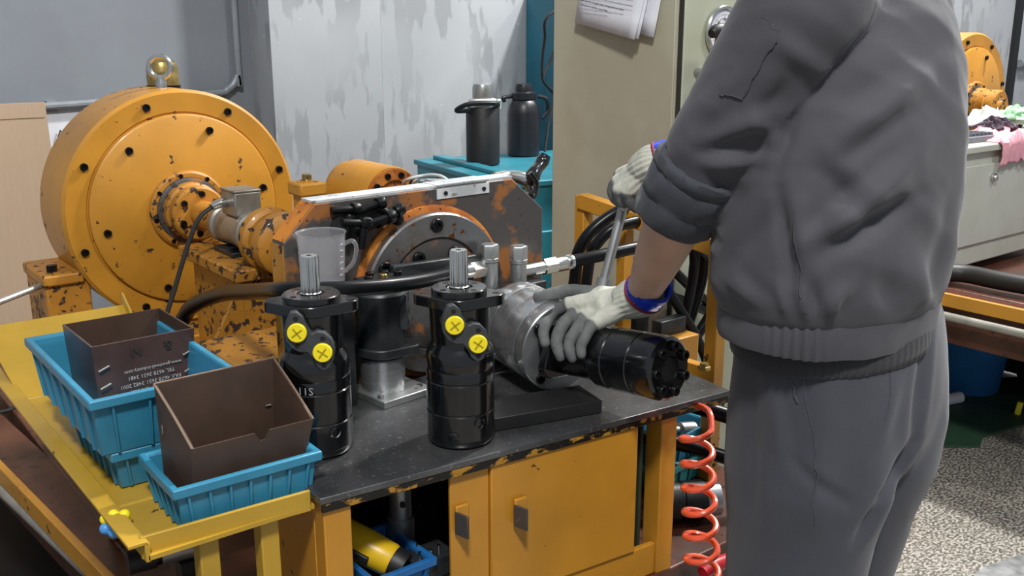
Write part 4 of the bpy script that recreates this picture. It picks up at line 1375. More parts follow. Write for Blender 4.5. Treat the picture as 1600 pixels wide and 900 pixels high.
beam(P1, P2, 0.03, 0.034, 'top_bar')
beam(P1 + Vector((0.006, 0, 0.012)), (P1.x + 0.006, P1.y, 0.49), 0.03, 0.03, 'post')
Pm = P1.lerp(P2, 0.42)
beam(Pm + Vector((0, 0.03, 0)), (Pm.x, Pm.y + 0.03, 0.49), 0.026, 0.026, 'post')
beam(P2, (P2.x, P2.y, 0.49), 0.03, 0.03, 'post')
beam((P1.x + 0.006, P1.y, 0.72), (P2.x, P2.y, 0.72), 0.024, 0.03, 'lower_bar')
hoses = [([(1.30, 1.53, 0.51), (1.372, 1.540, 0.864), (1.370, 1.520, 0.955), (1.413, 1.500, 1.010), (1.487, 1.480, 1.035), (1.629, 1.480, 0.991), (1.747, 1.500, 0.859), (1.62, 1.52, 0.51)], 0.013, 'outer black hose looping over behind the wrench and ochre stand'),
         ([(1.33, 1.50, 0.51), (1.366, 1.490, 0.903), (1.377, 1.470, 0.977), (1.430, 1.450, 1.011), (1.556, 1.450, 0.997), (1.667, 1.460, 0.893), (1.58, 1.47, 0.51)], 0.012, 'inner black hose looping behind the wrench and ochre stand'),
         ([(1.542, 1.450, 0.884), (1.587, 1.430, 0.808), (1.644, 1.420, 0.725), (1.695, 1.420, 0.629), (1.745, 1.440, 0.523), (1.46, 1.46, 0.51)], 0.011, 'black hose dropping behind the end of the held motor'),
         ([(1.691, 1.560, 0.864), (1.774, 1.560, 0.795), (1.869, 1.560, 0.714), (1.60, 1.56, 0.8), (1.58, 1.57, 0.51)], 0.012, 'black hose dropping close beside the worker jacket hem')]
for pts, r, lab in hoses:
    tag(build('pressure_hose', MB().tube(pts, r, 12), 'rubber'), lab, 'hose')
b = Vector((1.562, 1.400, 0.738))
t = thing('valve_bracket', 'small ochre bracket block behind the end of the held motor', 'bracket', b)
build('block', MB().box((b.x, b.y, (b.z + 0.49) / 2 + 0.01), (0.07, 0.05, b.z - 0.49 + 0.02)), 'orange', t, bevel=0.003)
build('upper_block', MB().box((b.x - 0.015, b.y + 0.02, b.z + 0.03), (0.08, 0.03, 0.05)), 'iron_black', t, bevel=0.003)

# ================================================================== LEFT TRAY WITH CRATES
t = thing('tray_table', 'lemon yellow sheet metal tray with chipped lips left of the bench', 'tray', (0.42, 1.4, 0.60))
TY = 'tray_yellow'
build('floor_sheet', MB().box((0.425, 1.46, 0.779), (0.222, 0.68, 0.006)), TY, t)
build('front_lip', MB().box((0.420, 1.128, 0.789), (0.222, 0.006, 0.030), (0, 0, math.radians(-3))), TY, t, bevel=0.001)
build('left_lip', MB().box((0.3135, 1.47, 0.787), (0.006, 0.70, 0.026)), TY, t, bevel=0.001)
build('left_flange', MB().box((0.303, 1.60, 0.800), (0.024, 0.96, 0.005)), TY, t, bevel=0.001)
build('right_lip', MB().box((0.5335, 1.62, 0.787), (0.005, 0.36, 0.026)), TY, t, bevel=0.001)
# raised sloping back
bl, br = Vector((0.295, 1.960, 0.875)), Vector((0.553, 1.960, 0.876))
mb = MB()
ring = [[(0.315, 1.78, 0.778), (0.535, 1.78, 0.778), (0.535, 1.78, 0.783), (0.315, 1.78, 0.783)], [(bl.x, 1.96, bl.z - 0.005), (br.x, 1.96, br.z - 0.005), (br.x, 1.96, br.z), (bl.x, 1.96, bl.z)]]
mb.loft(ring)
build('back_slope', mb, TY, t, bevel=0.001)
mb = MB()
mb.loft([[(0.532, 1.72, 0.778), (0.536, 1.72, 0.778), (0.536, 1.72, 0.80), (0.532, 1.72, 0.80)], [(br.x - 0.002, 1.97, br.z - 0.03), (br.x + 0.003, 1.97, br.z - 0.03), (br.x + 0.003, 1.97, br.z + 0.022), (br.x - 0.002, 1.97, br.z + 0.022)]])
build('back_cheek', mb, TY, t, bevel=0.001)
for x, y, w in ((0.395, 1.150, 0.026), (0.478, 1.150, 0.026), (0.44, 1.76, 0.026), (0.51, 1.76, 0.026)):
    build('leg', MB().box((x, y, 0.633), (w, 0.026, 0.286)), TY, t, bevel=0.002)
build('cross_bar', MB().box((0.437, 1.30, 0.755), (0.09, 0.024, 0.03)), 'bench_yellow', t, bevel=0.002)

cr2 = thing('parts_crate', 'low blue crate at the tray front holding the open slanted brown box', 'crate', (0.458, 1.206, 0.783), math.radians(-1))
crate(cr2, 0.192, 0.130, 0.064, 'crate', 7, 5)
crl = thing('parts_crate', 'blue crate at the bottom of the stack behind the low crate', 'crate', (0.425, 1.425, 0.783))
crate(crl, 0.175, 0.215, 0.058, 'crate', 6, 6)
crt = thing('parts_crate', 'tall ribbed blue crate stacked on another, brown printed box inside', 'crate', (0.410, 1.470, 0.843))
crate(crt, 0.196, 0.345, 0.086, 'crate', 4, 6)


def quad_wall(a, b2, c, d_, th, inward):
    """thin wall from four corners, thickened towards 'inward'"""
    mb = MB()
    a, b2, c, d_ = [Vector(p) for p in (a, b2, c, d_)]
    n = (b2 - a).cross(d_ - a).normalized()
    if n.dot(Vector(inward) - a) < 0:
        n = -n
    r0 = mb.ring_verts([a, b2, c, d_])
    r1 = mb.ring_verts([p + n * th for p in (a, b2, c, d_)])
    mb.skin([r0, r1])
    return mb


# open slanted brown box standing in the low crate
ux, uy, up = Vector((1, 0, 0)), Vector((0, 1, 0)), Vector((0, 0, 1))
FLb, FRb, BRb, BLb = Vector((0.386, 1.168, 0.790)), Vector((0.540, 1.168, 0.790)), Vector((0.538, 1.246, 0.790)), Vector((0.380, 1.246, 0.790))
FLt, FRt, BRt, BLt = Vector((0.391, 1.159, 0.888)), Vector((0.560, 1.159, 0.887)), Vector((0.551, 1.256, 0.951)), Vector((0.381, 1.256, 0.950))
bc = (FLb + BRb) / 2 + up * 0.04
t = thing('parts_box', 'open brown corrugated box with slanted sides and thumb notch, empty', 'box', (FLb + BRb) / 2)
build('floor_panel', quad_wall(FLb, FRb, BRb, BLb, 0.003, bc), 'brown_card', t)
# front wall with a thumb notch: two end pieces and a lowered middle
mb = MB()
n_ = 25
top_pts, bot_pts = [], []
for i in range(n_):
    f = i / (n_ - 1)
    p = FLt.lerp(FRt, f)
    dx = (f - 0.56) / 0.055
    dip = 0.013 * math.sqrt(max(0.0, 1 - dx * dx))
    top_pts.append(p - up * dip)
    bot_pts.append(FLb.lerp(FRb, f))
r0 = mb.ring_verts(top_pts)
r1 = mb.ring_verts(bot_pts)
r2 = mb.ring_verts([p + uy * 0.003 for p in bot_pts])
r3 = mb.ring_verts([p + uy * 0.003 for p in top_pts])
mb.skin([r0, r1, r2, r3, r0], closed=False, cap=False)
build('front_wall', mb, 'brown_card', t)
build('rear_wall', quad_wall(BLb, BRb, BRt, BLt, 0.003, bc), 'brown_card', t)


def side_wall(Fb, Ft, Bb, Bt, name, sgn):
    mb = MB()
    cols = 9
    o_, i_ = [], []
    for k in range(cols):
        f = k / (cols - 1)
        g = f ** 0.8 if sgn > 0 else 1 - (1 - f) ** 1.25
        lo, hi = Fb.lerp(Bb, f), Ft.lerp(Bt, f)
        hi.z = Ft.z + (Bt.z - Ft.z) * (f ** 0.9)
        o_.append((lo, hi))
    n = ux * (0.003 * sgn)
    r0 = mb.ring_verts([p[0] for p in o_])
    r1 = mb.ring_verts([p[1] for p in o_])
    r2 = mb.ring_verts([p[1] + n for p in o_])
    r3 = mb.ring_verts([p[0] + n for p in o_])
    mb.skin([r0, r1, r2, r3, r0], closed=False, cap=False)
    return build(name, mb, 'brown_card', t)


side_wall(FLb, FLt, BLb, BLt, 'side_wall', 1)
side_wall(FRb, FRt, BRb, BRt, 'side_wall', -1)
for P, Q in ((FLt, FLb), (BLt, BLb)):
    for f in (0.35, 0.8):
        p = P.lerp(Q, f) + (uy * 0.02 if P is FLt else -uy * 0.02)
        build('staple', MB().cyl(p - ux * 0.0012 + up * 0.006, p - ux * 0.0012 - up * 0.006, 0.0009, n=6), 'staple', t)
for f in (0.3, 0.6):
    p = BRb.lerp(BRt, f) - uy * 0.006 - ux * 0.012
    build('staple', MB().cyl(p + ux * 0.004, p - ux * 0.004, 0.0012, n=6), 'staple', t)
for P, Q in ((BLt, BRt), (FLt, BLt), (FRt, BRt)):
    build('cut_edge', MB().tube([P, P.lerp(Q, 0.5) + (Vector((0, 0, 0.0022)) if P is not BLt else Vector((0, 0, 0))), Q], 0.0016, 6, 6), 'brown_edge', t, label='pale cut top edge')

# printed brown box inside the tall crate
zt = 0.952
fl, fr, bl_ = Vector((0.359, 1.463, 0.952)), Vector((0.514, 1.465, 0.952)), Vector((0.330, 1.561, 0.952))
wv = fr - fl
dv = Vector((-wv.y, wv.x, 0)).normalized() * 0.150
t = thing('parts_box', 'brown plastic box with upside down white print inside the tall crate', 'box', fl + wv / 2 + dv / 2 + Vector((0, 0, 0.849 - zt)))
hb_ = Vector((0, 0, -(zt - 0.849)))
wn, dn = wv.normalized(), dv.normalized()
fbl, fbr = fl + hb_ + wn * 0.006 + dn * 0.008, fr + hb_ - wn * 0.004 + dn * 0.008
bbl, bbr = fl + dv + hb_ + wn * 0.006, fr + dv + hb_ - wn * 0.004
ctr = (fl + fr) / 2 + dv / 2 + hb_ * 0.5
build('floor_panel', quad_wall(fbl, fbr, bbr, bbl, 0.003, ctr), 'brown_card', t)
fw = build('front_wall', quad_wall(fbl, fbr, fr, fl, 0.003, ctr), 'brown_card_gloss', t)
build('rear_wall', quad_wall(bbl, bbr, fr + dv, fl + dv, 0.003, ctr), 'brown_card', t)
build('side_wall', quad_wall(fbl, bbl, fl + dv, fl, 0.003, ctr), 'brown_card_gloss', t)
build('side_wall', quad_wall(fbr, bbr, fr + dv, fr, 0.003, ctr), 'brown_card', t)
for f0, f1 in ((0.03, 0.16), (0.86, 0.97)):
    for h in (0.35, 0.62):
        p = (fl.lerp(fr, (f0 + f1) / 2)) + hb_ * h - dn * 0.001
        build('staple', MB().cyl(p + wn * 0.008 + up * 0.003, p - wn * 0.008 - up * 0.003, 0.0013, n=8), 'staple', t)
fz = (fl - fbl).normalized()
MFW = Matrix((wn, fz, wn.cross(fz))).transposed().to_4x4()
if (MFW.to_3x3() @ Vector((0, 0, 1))).dot(dn) > 0:
    pass
c_ = (fl + fr + fbl + fbr) / 4
for s, w_, h_, sz in (('www.goodwell-industry.com', 0.010, -0.006, 0.0075), ('TEL 4678 3651 3481', 0.006, -0.017, 0.0085), ('FAX 4678 3651 3482 2001', 0.004, -0.029, 0.0085), ('0086 4678 3651', -0.005, -0.040, 0.0075)):
    # the box is upside down, so its print is too
    M_ = MFW.copy()
    M_.translation = c_ + wn * w_ + fz * (h_ + 0.008) - dn * 0.0012
    # face outwards
    M_ = M_ @ Matrix.Rotation(PI, 4, 'Z')
    lettering('lettering', s, sz, t, WM[t.name].inverted() @ M_, 'white_print')
for w_, s in ((-0.012, 'N'), (0.036, '&')):
    M_ = MFW.copy()
    M_.translation = c_ + wn * w_ + fz * 0.033 - dn * 0.0012
    lettering('lettering', s, 0.022, t, WM[t.name].inverted() @ M_ @ Matrix.Rotation(PI, 4, 'Z'), 'seam')


# little lobed plugs on the tray corner
def lobed(px, mat, lab):
    c = Vector(px)
    t = thing('rubber_plug', lab, 'plug', c - Vector((0, 0, 0.008)))
    mb = MB()
    for dx, dz in ((-0.013, 0), (-0.004, 0.005), (-0.004, -0.005), (0.008, 0.005), (0.008, -0.004)):
        mb.ball(c + Vector((dx * 0.95, -dx * 0.7, dz * 1.1)), 0.0078, 12, 8)
    me = remeshed(mb, 0.0012, 4)
    link_mesh('lobed_head', me, mat, t)
    build('stem', MB().cyl(c, c + Vector((0.004, 0.02, -0.004)), 0.004, n=10), mat, t)


lobed((0.308, 1.219, 0.793), 'yellow_plug', 'small yellow lobed plug on the tray corner above the blue one')
lobed((0.305, 1.213, 0.783), 'blue_plug', 'small blue lobed plug on the tray corner below the yellow one')
# black capped shaft lying on the bed below the tray
p0, p1 = Vector((0.374, 1.450, 0.600)), Vector((0.471, 1.436, 0.600))
t = thing('capped_shaft', 'dark steel shaft with a black rubber cap under the tray corner', 'shaft', p0)
d_ = p1 - p0
build('cap', MB().cyl(p0, p0 + d_ * 0.42, 0.0195, 0.018, n=28), 'rubber_matt', t)
build('collar', MB().cyl(p0 + d_ * 0.42, p0 + d_ * 0.5, 0.015, n=28), 'black_oxide', t)
build('shaft', MB().cyl(p0 + d_ * 0.5, p1 + d_ * 0.3, 0.0165, n=28), 'steel_dull', t)
build('cradle', MB().box(p0 + d_ * 0.9 + Vector((0, 0, -0.063)), (0.03, 0.03, 0.092)), 'iron_black', t)
# cable across the bed at the far left
tag(build('bed_cable', MB().tube([(0.387, 2.558, 0.497), (0.422, 2.557, 0.497), (0.462, 2.599, 0.500), (0.510, 2.641, 0.520)], 0.005, 8), 'rubber_matt'), 'black cable end lying on the brown bed at the far left', 'cable')

tag(build('floor_shade_mat', MB().box((0.0, 1.9, 0.005), (1.08, 2.6, 0.008)), 'rubber_matt', bevel=0.002), 'dark mat added to stand in for shade on the floor left of the machine bed', 'mat')  # made-up mat, its dark colour stands in for the shaded floor
# ================================================================== RIGHT END OF THE BENCH
# coral coiled air hose
turns, R = 6.2, 0.026
pts = [Vector((1.215, 1.055, 0.785)), Vector((1.20, 1.005, 0.79))]
ctop, cbot = Vector((1.163, 0.998, 0.772)), Vector((1.184, 0.985, 0.497))
for i in range(int(turns * 14)):
    f = i / (turns * 14)
    a = 2 * PI * turns * f + 0.3
    c = ctop.lerp(cbot, f)
    rr_ = R * (0.95 + 0.1 * f)
    pts.append(c + Vector((0.79, -0.61, 0)) * (rr_ * math.cos(a)) - Vector((0.61, 0.79, 0)) * (rr_ * math.sin(a)))
tag(build('coil_hose', MB().tube(pts, 0.0055, 10, 3), 'coral'), 'coral red coiled air hose hanging from the right end of the bench', 'hose')
b = Vector((1.240, 0.999, 0.490))
t = thing('air_gun', 'red air gun handle with black nozzle below the coiled hose', 'tool', b)
build('grip', MB().tube([(1.214, 1.010, 0.481), (1.242, 1.010, 0.485), (1.286, 1.010, 0.482)], [0.012, 0.014, 0.013], 14), 'red', t)
build('nozzle', MB().tube([(1.282, 1.010, 0.484), (1.312, 1.015, 0.494), (1.341, 1.020, 0.501)], [0.009, 0.007, 0.005], 12), 'rubber_matt', t)
# bins and parts on the bed at the right
t2 = thing('parts_crate', 'teal green crate at the bottom right of the bench leg', 'crate', (1.44, 1.33, 0.491), 0.15)
crate(t2, 0.19, 0.15, 0.052, 'crate_teal', 5, 4)
t = thing('parts_crate', 'small blue crate with dark parts right of the bench leg', 'crate', (1.44, 1.33, 0.5445), 0.15)
crate(t, 0.18, 0.14, 0.055, 'crate', 5, 4)
for k, (dx, dy, an) in enumerate(((-0.045, 0.0, 0.4), (0.025, 0.03, 1.2), (0.03, -0.03, 2.9))):
    c = Vector((1.44 + dx, 1.33 + dy, 0.575 + 0.006 * k))
    dvv = Vector((math.cos(an), math.sin(an), 0.12)) * 0.035
    o = build('machined_part', MB().lathe([(0.012, 0), (0.018, 0.006), (0.018, 0.04), (0.010, 0.045), (0.010, 0.07)], 18, frame(c - dvv, dvv)), ['steel_dull', 'iron_black', 'steel_dull'][k])
    tag(o, 'small turned part in the blue crate: ' + ['left, grey', 'rear, black', 'front, grey'][k], 'part', 'turned parts in the small crate')
b = Vector((1.335, 1.145, 0.492))
t = thing('motor_casing', 'dark ribbed motor casing with a silver end on the bed behind the coil', 'motor', b)
u_ = Vector((0.80, -0.45, 0.0))
build('casing', MB().lathe([(0.034, -0.06), (0.038, -0.055), (0.038, -0.03), (0.036, -0.028), (0.036, -0.024), (0.038, -0.022), (0.038, 0.02), (0.035, 0.022)], 32, frame(b + Vector((0, 0, 0.0385)), u_)), 'iron_black', t)
build('end_cover', MB().lathe([(0.033, 0.02), (0.033, 0.05), (0.024, 0.055), (0.0001, 0.055)], 32, frame(b + Vector((0, 0, 0.0385)), u_)), 'steel', t)
tag(build('pressure_hose', MB().tube([(1.19, 1.46, 0.70), (1.26, 1.40, 0.72), (1.36, 1.27, 0.70), (1.46, 1.14, 0.665), (1.60, 1.08, 0.60)], 0.016, 12), 'rubber'), 'black hose under the bench top crossing above the small crate', 'hose')
tag(build('pressure_hose', MB().tube([(1.20, 1.40, 0.60), (1.28, 1.28, 0.632), (1.36, 1.18, 0.622), (1.48, 1.08, 0.57)], 0.014, 12), 'rubber'), 'lower black hose crossing in front of the small crate', 'hose')

# ================================================================== SECOND MACHINE AT THE RIGHT
machine_bed('second red brown machine bed behind the worker at right', 2.57, 0.15, 1.85, (1.15, 1.6), 0.60)
tag(build('floor_pipe', MB().cyl((2.905, 0.9, 0.535), (2.905, 2.85, 0.535), 0.0135), 'pipe_grey'), 'pale pipe along the second machine bed behind the worker', 'pipe')
b2 = powder_brake('second ochre drum brake seen past the worker at right', (3.905, 2.02, 1.118))
S_ = WM[b2.name] @ Matrix.Scale(0.89, 4)
b2.matrix_world = S_
WM[b2.name] = S_
tag(build('shade_screen', MB().box((4.08, 2.0, 0.27), (0.012, 1.7, 0.52)), 'dark_cloth'), 'black screen added to stand in for shade below the second machine bed', 'screen')  # added black panel, imitates the shade cast under the bed
tp = thing('brake_pedestal', 'ochre pedestal under the second brake behind the grey box', 'stand', (3.86, 2.12, 0.6))
build('block', MB().box((3.86, 2.14, 0.72), (0.4, 0.2, 0.238)), 'orange_worn', tp, bevel=0.004)
t = thing('flange_coupling', 'ochre flange coupling in front of the second brake', 'coupling', (3.86, 1.8, 1.05))
along([(0.032, 1.935), (0.034, 1.93), (0.052, 1.928), (0.060, 1.922), (0.060, 1.912), (0.055, 1.908)], 'rear_disc', 'orange_worn', t, x=3.86, z=1.118)
along([(0.056, 1.910), (0.066, 1.905), (0.066, 1.880), (0.060, 1.875), (0.035, 1.875), (0.033, 1.86), (0.0001, 1.86)], 'front_disc', 'orange_worn', t, x=3.86, z=1.118)
build('pedestal', MB().box((3.86, 1.90, 0.825), (0.05, 0.03, 0.45)), 'orange_worn', t)
t = thing('control_box', 'grey green steel control box with a lock knob behind the worker', 'cabinet', (3.4, 1.75, 0.6))
build('body', MB().box((3.42, 1.74, 0.825), (0.90, 0.26, 0.385)), 'grey_box', t, bevel=0.006)
build('front_panel', MB().box((3.42, 1.606, 0.84), (0.88, 0.010, 0.27)), 'grey_box', t, bevel=0.003)
build('lid', MB().box((3.42, 1.735, 1.030), (0.93, 0.29, 0.024)), 'grey_box', t, bevel=0.004)
q = Vector((3.302, 1.598, 0.927))
build('lock', MB().lathe([(0.014, 0), (0.014, 0.008), (0.010, 0.014), (0.0001, 0.015)], 20, frame(q, (0, -1, 0))), 'chrome', t)
kb = thing('keyboard', 'grey keyboard with dark keys on the control box lid', 'keyboard', (3.22, 1.70, 1.0425), math.radians(-4))
build('tray', MB().box((0, 0, 0.010), (0.30, 0.11, 0.020)), 'key_body', kb, local=True, bevel=0.003)
mb = MB().box((0, 0, 0), (0.019, 0.019, 0.010), None, 0.8)
km = mesh_from(mb, 'key')
km.materials.append(MAT['keys'])
for i in range(12):
    for j in range(4):
        put('key', km, kb, Matrix.Translation((-0.132 + 0.024 * i, -0.038 + 0.025 * j, 0.024)))


def rag(name, c, sx, sy, h, mat, lab, seed, drop=None):
    mb = MB()
    n = 34
    rows = []
    for i in range(n + 1):
        row = []
        for j in range(n + 1):
            u, v = i / n - 0.5, j / n - 0.5
            x, y = u * sx, v * sy
            e = max(0.0, 1 - (2 * u) ** 4) * max(0.0, 1 - (2 * v) ** 4)
            q = Vector((u * 4 + seed, v * 4, seed * 1.7))
            z = h * e * (0.55 + 0.9 * abs(noise.noise(q * 1.3))) + 0.012 * noise.noise(q * 3)
            x += 0.02 * noise.noise(q * 2 + Vector((9, 0, 0)))
            y += 0.02 * noise.noise(q * 2 + Vector((0, 9, 0)))
            z = max(z, 0.002)
            if drop and y < drop[0]:
                k = drop[0] - y
                z = -k + 0.002
                y = drop[0] - 0.006 + 0.012 * noise.noise(Vector((x * 25, 0, seed)))
            row.append(mb.bm.verts.new((c[0] + x, c[1] + y, c[2] + z)))
        rows.append(row)
    for a, b_ in zip(rows[:-1], rows[1:]):
        for j in range(n):
            mb.bm.faces.new((a[j], a[j + 1], b_[j + 1], b_[j]))
    o = build(name, mb, mat)
    s_ = o.modifiers.new('thick', 'SOLIDIFY')
    s_.thickness = 0.002
    return tag(o, lab, 'rag')


rag('wiping_rag', (3.47, 1.66, 1.0425), 0.34, 0.30, 0.03, 'rag_pink', 'pink rag spread on the control box and hanging over its edge', 2.0, (-0.075, 0))
rag('wiping_rag', (3.62, 1.78, 1.072), 0.26, 0.16, 0.06, 'rag_white', 'crumpled white rag heaped behind the pink rag', 5.0)
rag('wiping_rag', (3.52, 1.72, 1.07), 0.13, 0.10, 0.035, 'rag_dark', 'dark purple rag between the pink and white rags', 8.0)
rag('wiping_rag', (3.66, 1.72, 1.095), 0.12, 0.10, 0.04, 'rag_green', 'pale green rag on top of the white rag at far right', 11.0)
t = thing('cable_bundle', 'dark parts and grey cable heaped beside the second brake coupling', 'cable', (4.1, 1.9, 0.63))
b = Vector((4.185, 1.930, 1.061))
build('grey_cable', MB().tube([b + Vector((-0.14, 0, -0.02)), b + Vector((-0.08, 0, 0.012)), b + Vector((0.0, -0.02, 0.02)), b + Vector((0.1, 0, 0.0)), b + Vector((0.14, 0, -0.03))], 0.02, 12), 'pipe_grey', t)
build('black_cable', MB().tube([b + Vector((-0.10, -0.03, -0.03)), b + Vector((-0.04, -0.03, 0.01)), b + Vector((0.02, -0.03, 0.035)), b + Vector((0.10, -0.03, 0.02)), b + Vector((0.2, -0.02, 0.03))], 0.012, 10), 'rubber_matt', t)
build('carrier', MB().box((b.x + 0.03, 1.95, (b.z + 0.6) / 2 - 0.02), (0.2, 0.05, b.z - 0.64)), 'grey_box', t)
# black hose lying along the second bed
tag(build('pressure_hose', MB().tube([(3.030, 1.600, 0.640), (3.071, 1.534, 0.640), (3.068, 1.429, 0.640), (3.080, 1.277, 0.640)], 0.03, 14), 'rubber_matt'), 'thick dusty black hose lying on the second machine bed', 'hose')
# under the second bed
b = Vector((3.807, 1.842, 0.000))
t = thing('oil_drum_tub', 'blue plastic tub in the dark below the second machine bed', 'tub', (3.770, 1.833, 0.000))
build('shell', MB().lathe([(0.12, 0.0), (0.15, 0.25), (0.155, 0.26), (0.145, 0.26), (0.115, 0.01), (0.0001, 0.01)], 32, Matrix.Translation((3.770, 1.833, 0.000))), 'crate_dark', t)
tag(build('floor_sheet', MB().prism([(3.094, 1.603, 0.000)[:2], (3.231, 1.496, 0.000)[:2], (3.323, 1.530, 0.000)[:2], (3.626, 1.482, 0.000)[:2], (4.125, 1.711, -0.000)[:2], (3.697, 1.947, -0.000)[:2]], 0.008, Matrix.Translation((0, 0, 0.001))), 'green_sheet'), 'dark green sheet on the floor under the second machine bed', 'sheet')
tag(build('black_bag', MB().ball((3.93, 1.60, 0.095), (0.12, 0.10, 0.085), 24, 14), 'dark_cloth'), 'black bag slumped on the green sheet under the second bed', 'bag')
q = Vector((3.545, 1.763, 0.030))
tag(build('paper_roll', MB().cyl(q + Vector((-0.12, 0.03, 0)), q + Vector((0.03, -0.01, 0)), 0.022, n=20), 'paper'), 'white paper roll end beside the worker leg on the green sheet', 'roll')
q = Vector((3.636, 1.556, 0.030))
tag(build('yellow_clip', MB().box(q, (0.03, 0.02, 0.05), (0.1, 0.2, 0.3)), 'yellow_plug', bevel=0.004), 'tiny yellow clip on the green sheet at the right edge', 'clip')
# ochre channel end on the floor behind the worker
q = Vector((2.466, 1.276, 0.000))
t = thing('steel_channel', 'ochre steel channel end on the floor behind the worker leg', 'channel', mat=Matrix.Translation((2.40, 1.36, 0)) @ rotz(math.radians(12)))
for c, s, nm in (((0, 0, 0.004), (0.32, 0.09, 0.008), 'web'), ((0, -0.042, 0.035), (0.32, 0.006, 0.07), 'side'), ((0, 0.042, 0.035), (0.32, 0.006, 0.07), 'side'), ((0.158, 0, 0.035), (0.006, 0.09, 0.07), 'end_plate')):
    build(nm, MB().box(c, s), 'orange', t, local=True, bevel=0.001)
tag(build('floor_plate', MB().prism([(2.389, 1.079, 0.000)[:2], (2.446, 1.083, 0.000)[:2], (2.633, 1.043, 0.000)[:2], (2.470, 0.919, 0.000)[:2], (2.312, 1.005, 0.000)[:2]], 0.012, Matrix.Translation((0, 0, 0.001))), 'steel_dull'), 'grey steel plate corner on the terrazzo at bottom right', 'plate')

# ================================================================== WORKER
from mathutils.bvhtree import BVHTree

man = thing('person', 'worker in grey jacket and trousers, sleeve rolled, gloved hands on motor and wrench', 'person', (1.19, 0.77, 0.0))


def ell(c, a, b, e=2.2, n=48, z=None, tilt=None):
    out = []
    for i in range(n):
        t = 2 * PI * i / n
        cs, sn = math.cos(t), math.sin(t)
        x = a * math.copysign(abs(cs) ** (2 / e), cs)
        y = b * math.copysign(abs(sn) ** (2 / e), sn)
        out.append(Vector((c[0] + x, c[1] + y, c[2] + (tilt[0] * x + tilt[1] * y if tilt else 0))))
    return out


def rings_mb(specs, e=2.2, mb=None):
    mb = mb or MB()
    mb.loft([ell((cx, cy, z), a, b, e) for (cx, cy, z, a, b) in specs])
    return mb


def limb(mb, pts, radii, n=20, sub=6):
    """tapered closed tube with rounded ends"""
    P = [Vector(p) for p in pts]
    mb.tube(P, radii, n, sub)
    mb.ball(P[0], radii[0] * 0.995, n, 10)
    mb.ball(P[-1], radii[-1] * 0.995, n, 10)


SH_L, EL_L, WR_L = Vector((1.030, 0.755, 1.440)), Vector((0.979, 0.882, 1.185)), Vector((1.090, 1.060, 0.995))
SH_R, EL_R, WR_R = Vector((1.318, 0.785, 1.405)), Vector((1.395, 1.000, 1.245)), Vector((1.185, 1.135, 1.188))
HEAD = Vector((1.195, 0.875, 1.655))

# ---- hands: joints shared by the body's hands and the gloves
hand_L = {
    'meta': [(WR_L, Vector((1.047, 1.187, 0.960))), (WR_L, Vector((1.051, 1.170, 0.950))), (WR_L, Vector((1.047, 1.146, 0.945))), (WR_L, Vector((1.037, 1.117, 0.943)))],
    'fingers': [
        ([(1.047, 1.187, 0.960), (1.030, 1.210, 0.940), (1.003, 1.198, 0.922), (0.994, 1.184, 0.904)], [0.0120, 0.0112, 0.0102, 0.0088]),
        ([(1.051, 1.170, 0.950), (1.018, 1.166, 0.935), (0.998, 1.159, 0.911), (0.993, 1.144, 0.891)], [0.0120, 0.0114, 0.0104, 0.0088]),
        ([(1.047, 1.146, 0.945), (1.013, 1.133, 0.930), (0.999, 1.130, 0.911), (0.996, 1.118, 0.895)], [0.0115, 0.0108, 0.0098, 0.0085]),
        ([(1.037, 1.117, 0.943), (1.013, 1.107, 0.930), (1.003, 1.106, 0.916), (0.999, 1.100, 0.905)], [0.0105, 0.0096, 0.0088, 0.0078])],
    'thumb': ([WR_L.lerp(Vector((1.078, 1.156, 0.977)), 0.45), (1.082, 1.160, 0.978), (1.066, 1.214, 0.973), (1.034, 1.250, 0.962)], [0.0145, 0.0150, 0.0130, 0.0100]),
    'palm': [(WR_L.lerp(Vector((1.049, 1.166, 0.949)), 0.55), 0.022), (Vector((1.064, 1.148, 0.959)), 0.019)],
}
hand_R = {
    'meta': [(WR_R, Vector((1.184, 1.212, 1.161))), (WR_R, Vector((1.170, 1.206, 1.150))), (WR_R, Vector((1.161, 1.190, 1.140))), (WR_R, Vector((1.162, 1.170, 1.140)))],
    'fingers': [
        ([(1.184, 1.212, 1.161), (1.179, 1.223, 1.141), (1.183, 1.222, 1.127), (1.185, 1.199, 1.123)], [0.0115, 0.0110, 0.0100, 0.0088]),
        ([(1.170, 1.206, 1.150), (1.166, 1.211, 1.137), (1.172, 1.207, 1.119), (1.180, 1.188, 1.118)], [0.0115, 0.0110, 0.0100, 0.0088]),
        ([(1.164, 1.188, 1.140), (1.163, 1.189, 1.128), (1.176, 1.189, 1.113), (1.196, 1.187, 1.114)], [0.0110, 0.0104, 0.0094, 0.0084]),
        ([(1.163, 1.168, 1.138), (1.166, 1.167, 1.122), (1.181, 1.168, 1.109), (1.200, 1.170, 1.112)], [0.0100, 0.0094, 0.0086, 0.0078])],
    'thumb': ([WR_R.lerp(Vector((1.202, 1.209, 1.154)), 0.4), (1.215, 1.214, 1.152), (1.212, 1.240, 1.133), (1.207, 1.240, 1.122)], [0.014, 0.0140, 0.0120, 0.0095]),
    'palm': [(WR_R.lerp(Vector((1.177, 1.199, 1.144)), 0.5), 0.024), (Vector((1.187, 1.196, 1.143)), 0.020)],
}


def hand_shapes(mb, H, k, wrist_r):
    for a, b in H['meta']:
        limb(mb, [a, b], [wrist_r * 0.72 * k, 0.0135 * k], 14, 4)
    for pts, rad in H['fingers']:
        limb(mb, pts, [r * k for r in rad], 14, 6)
    limb(mb, H['thumb'][0], [r * k for r in H['thumb'][1]], 14, 6)
    for c, r in H['palm']:
        mb.ball(c, r * k, 16, 10)


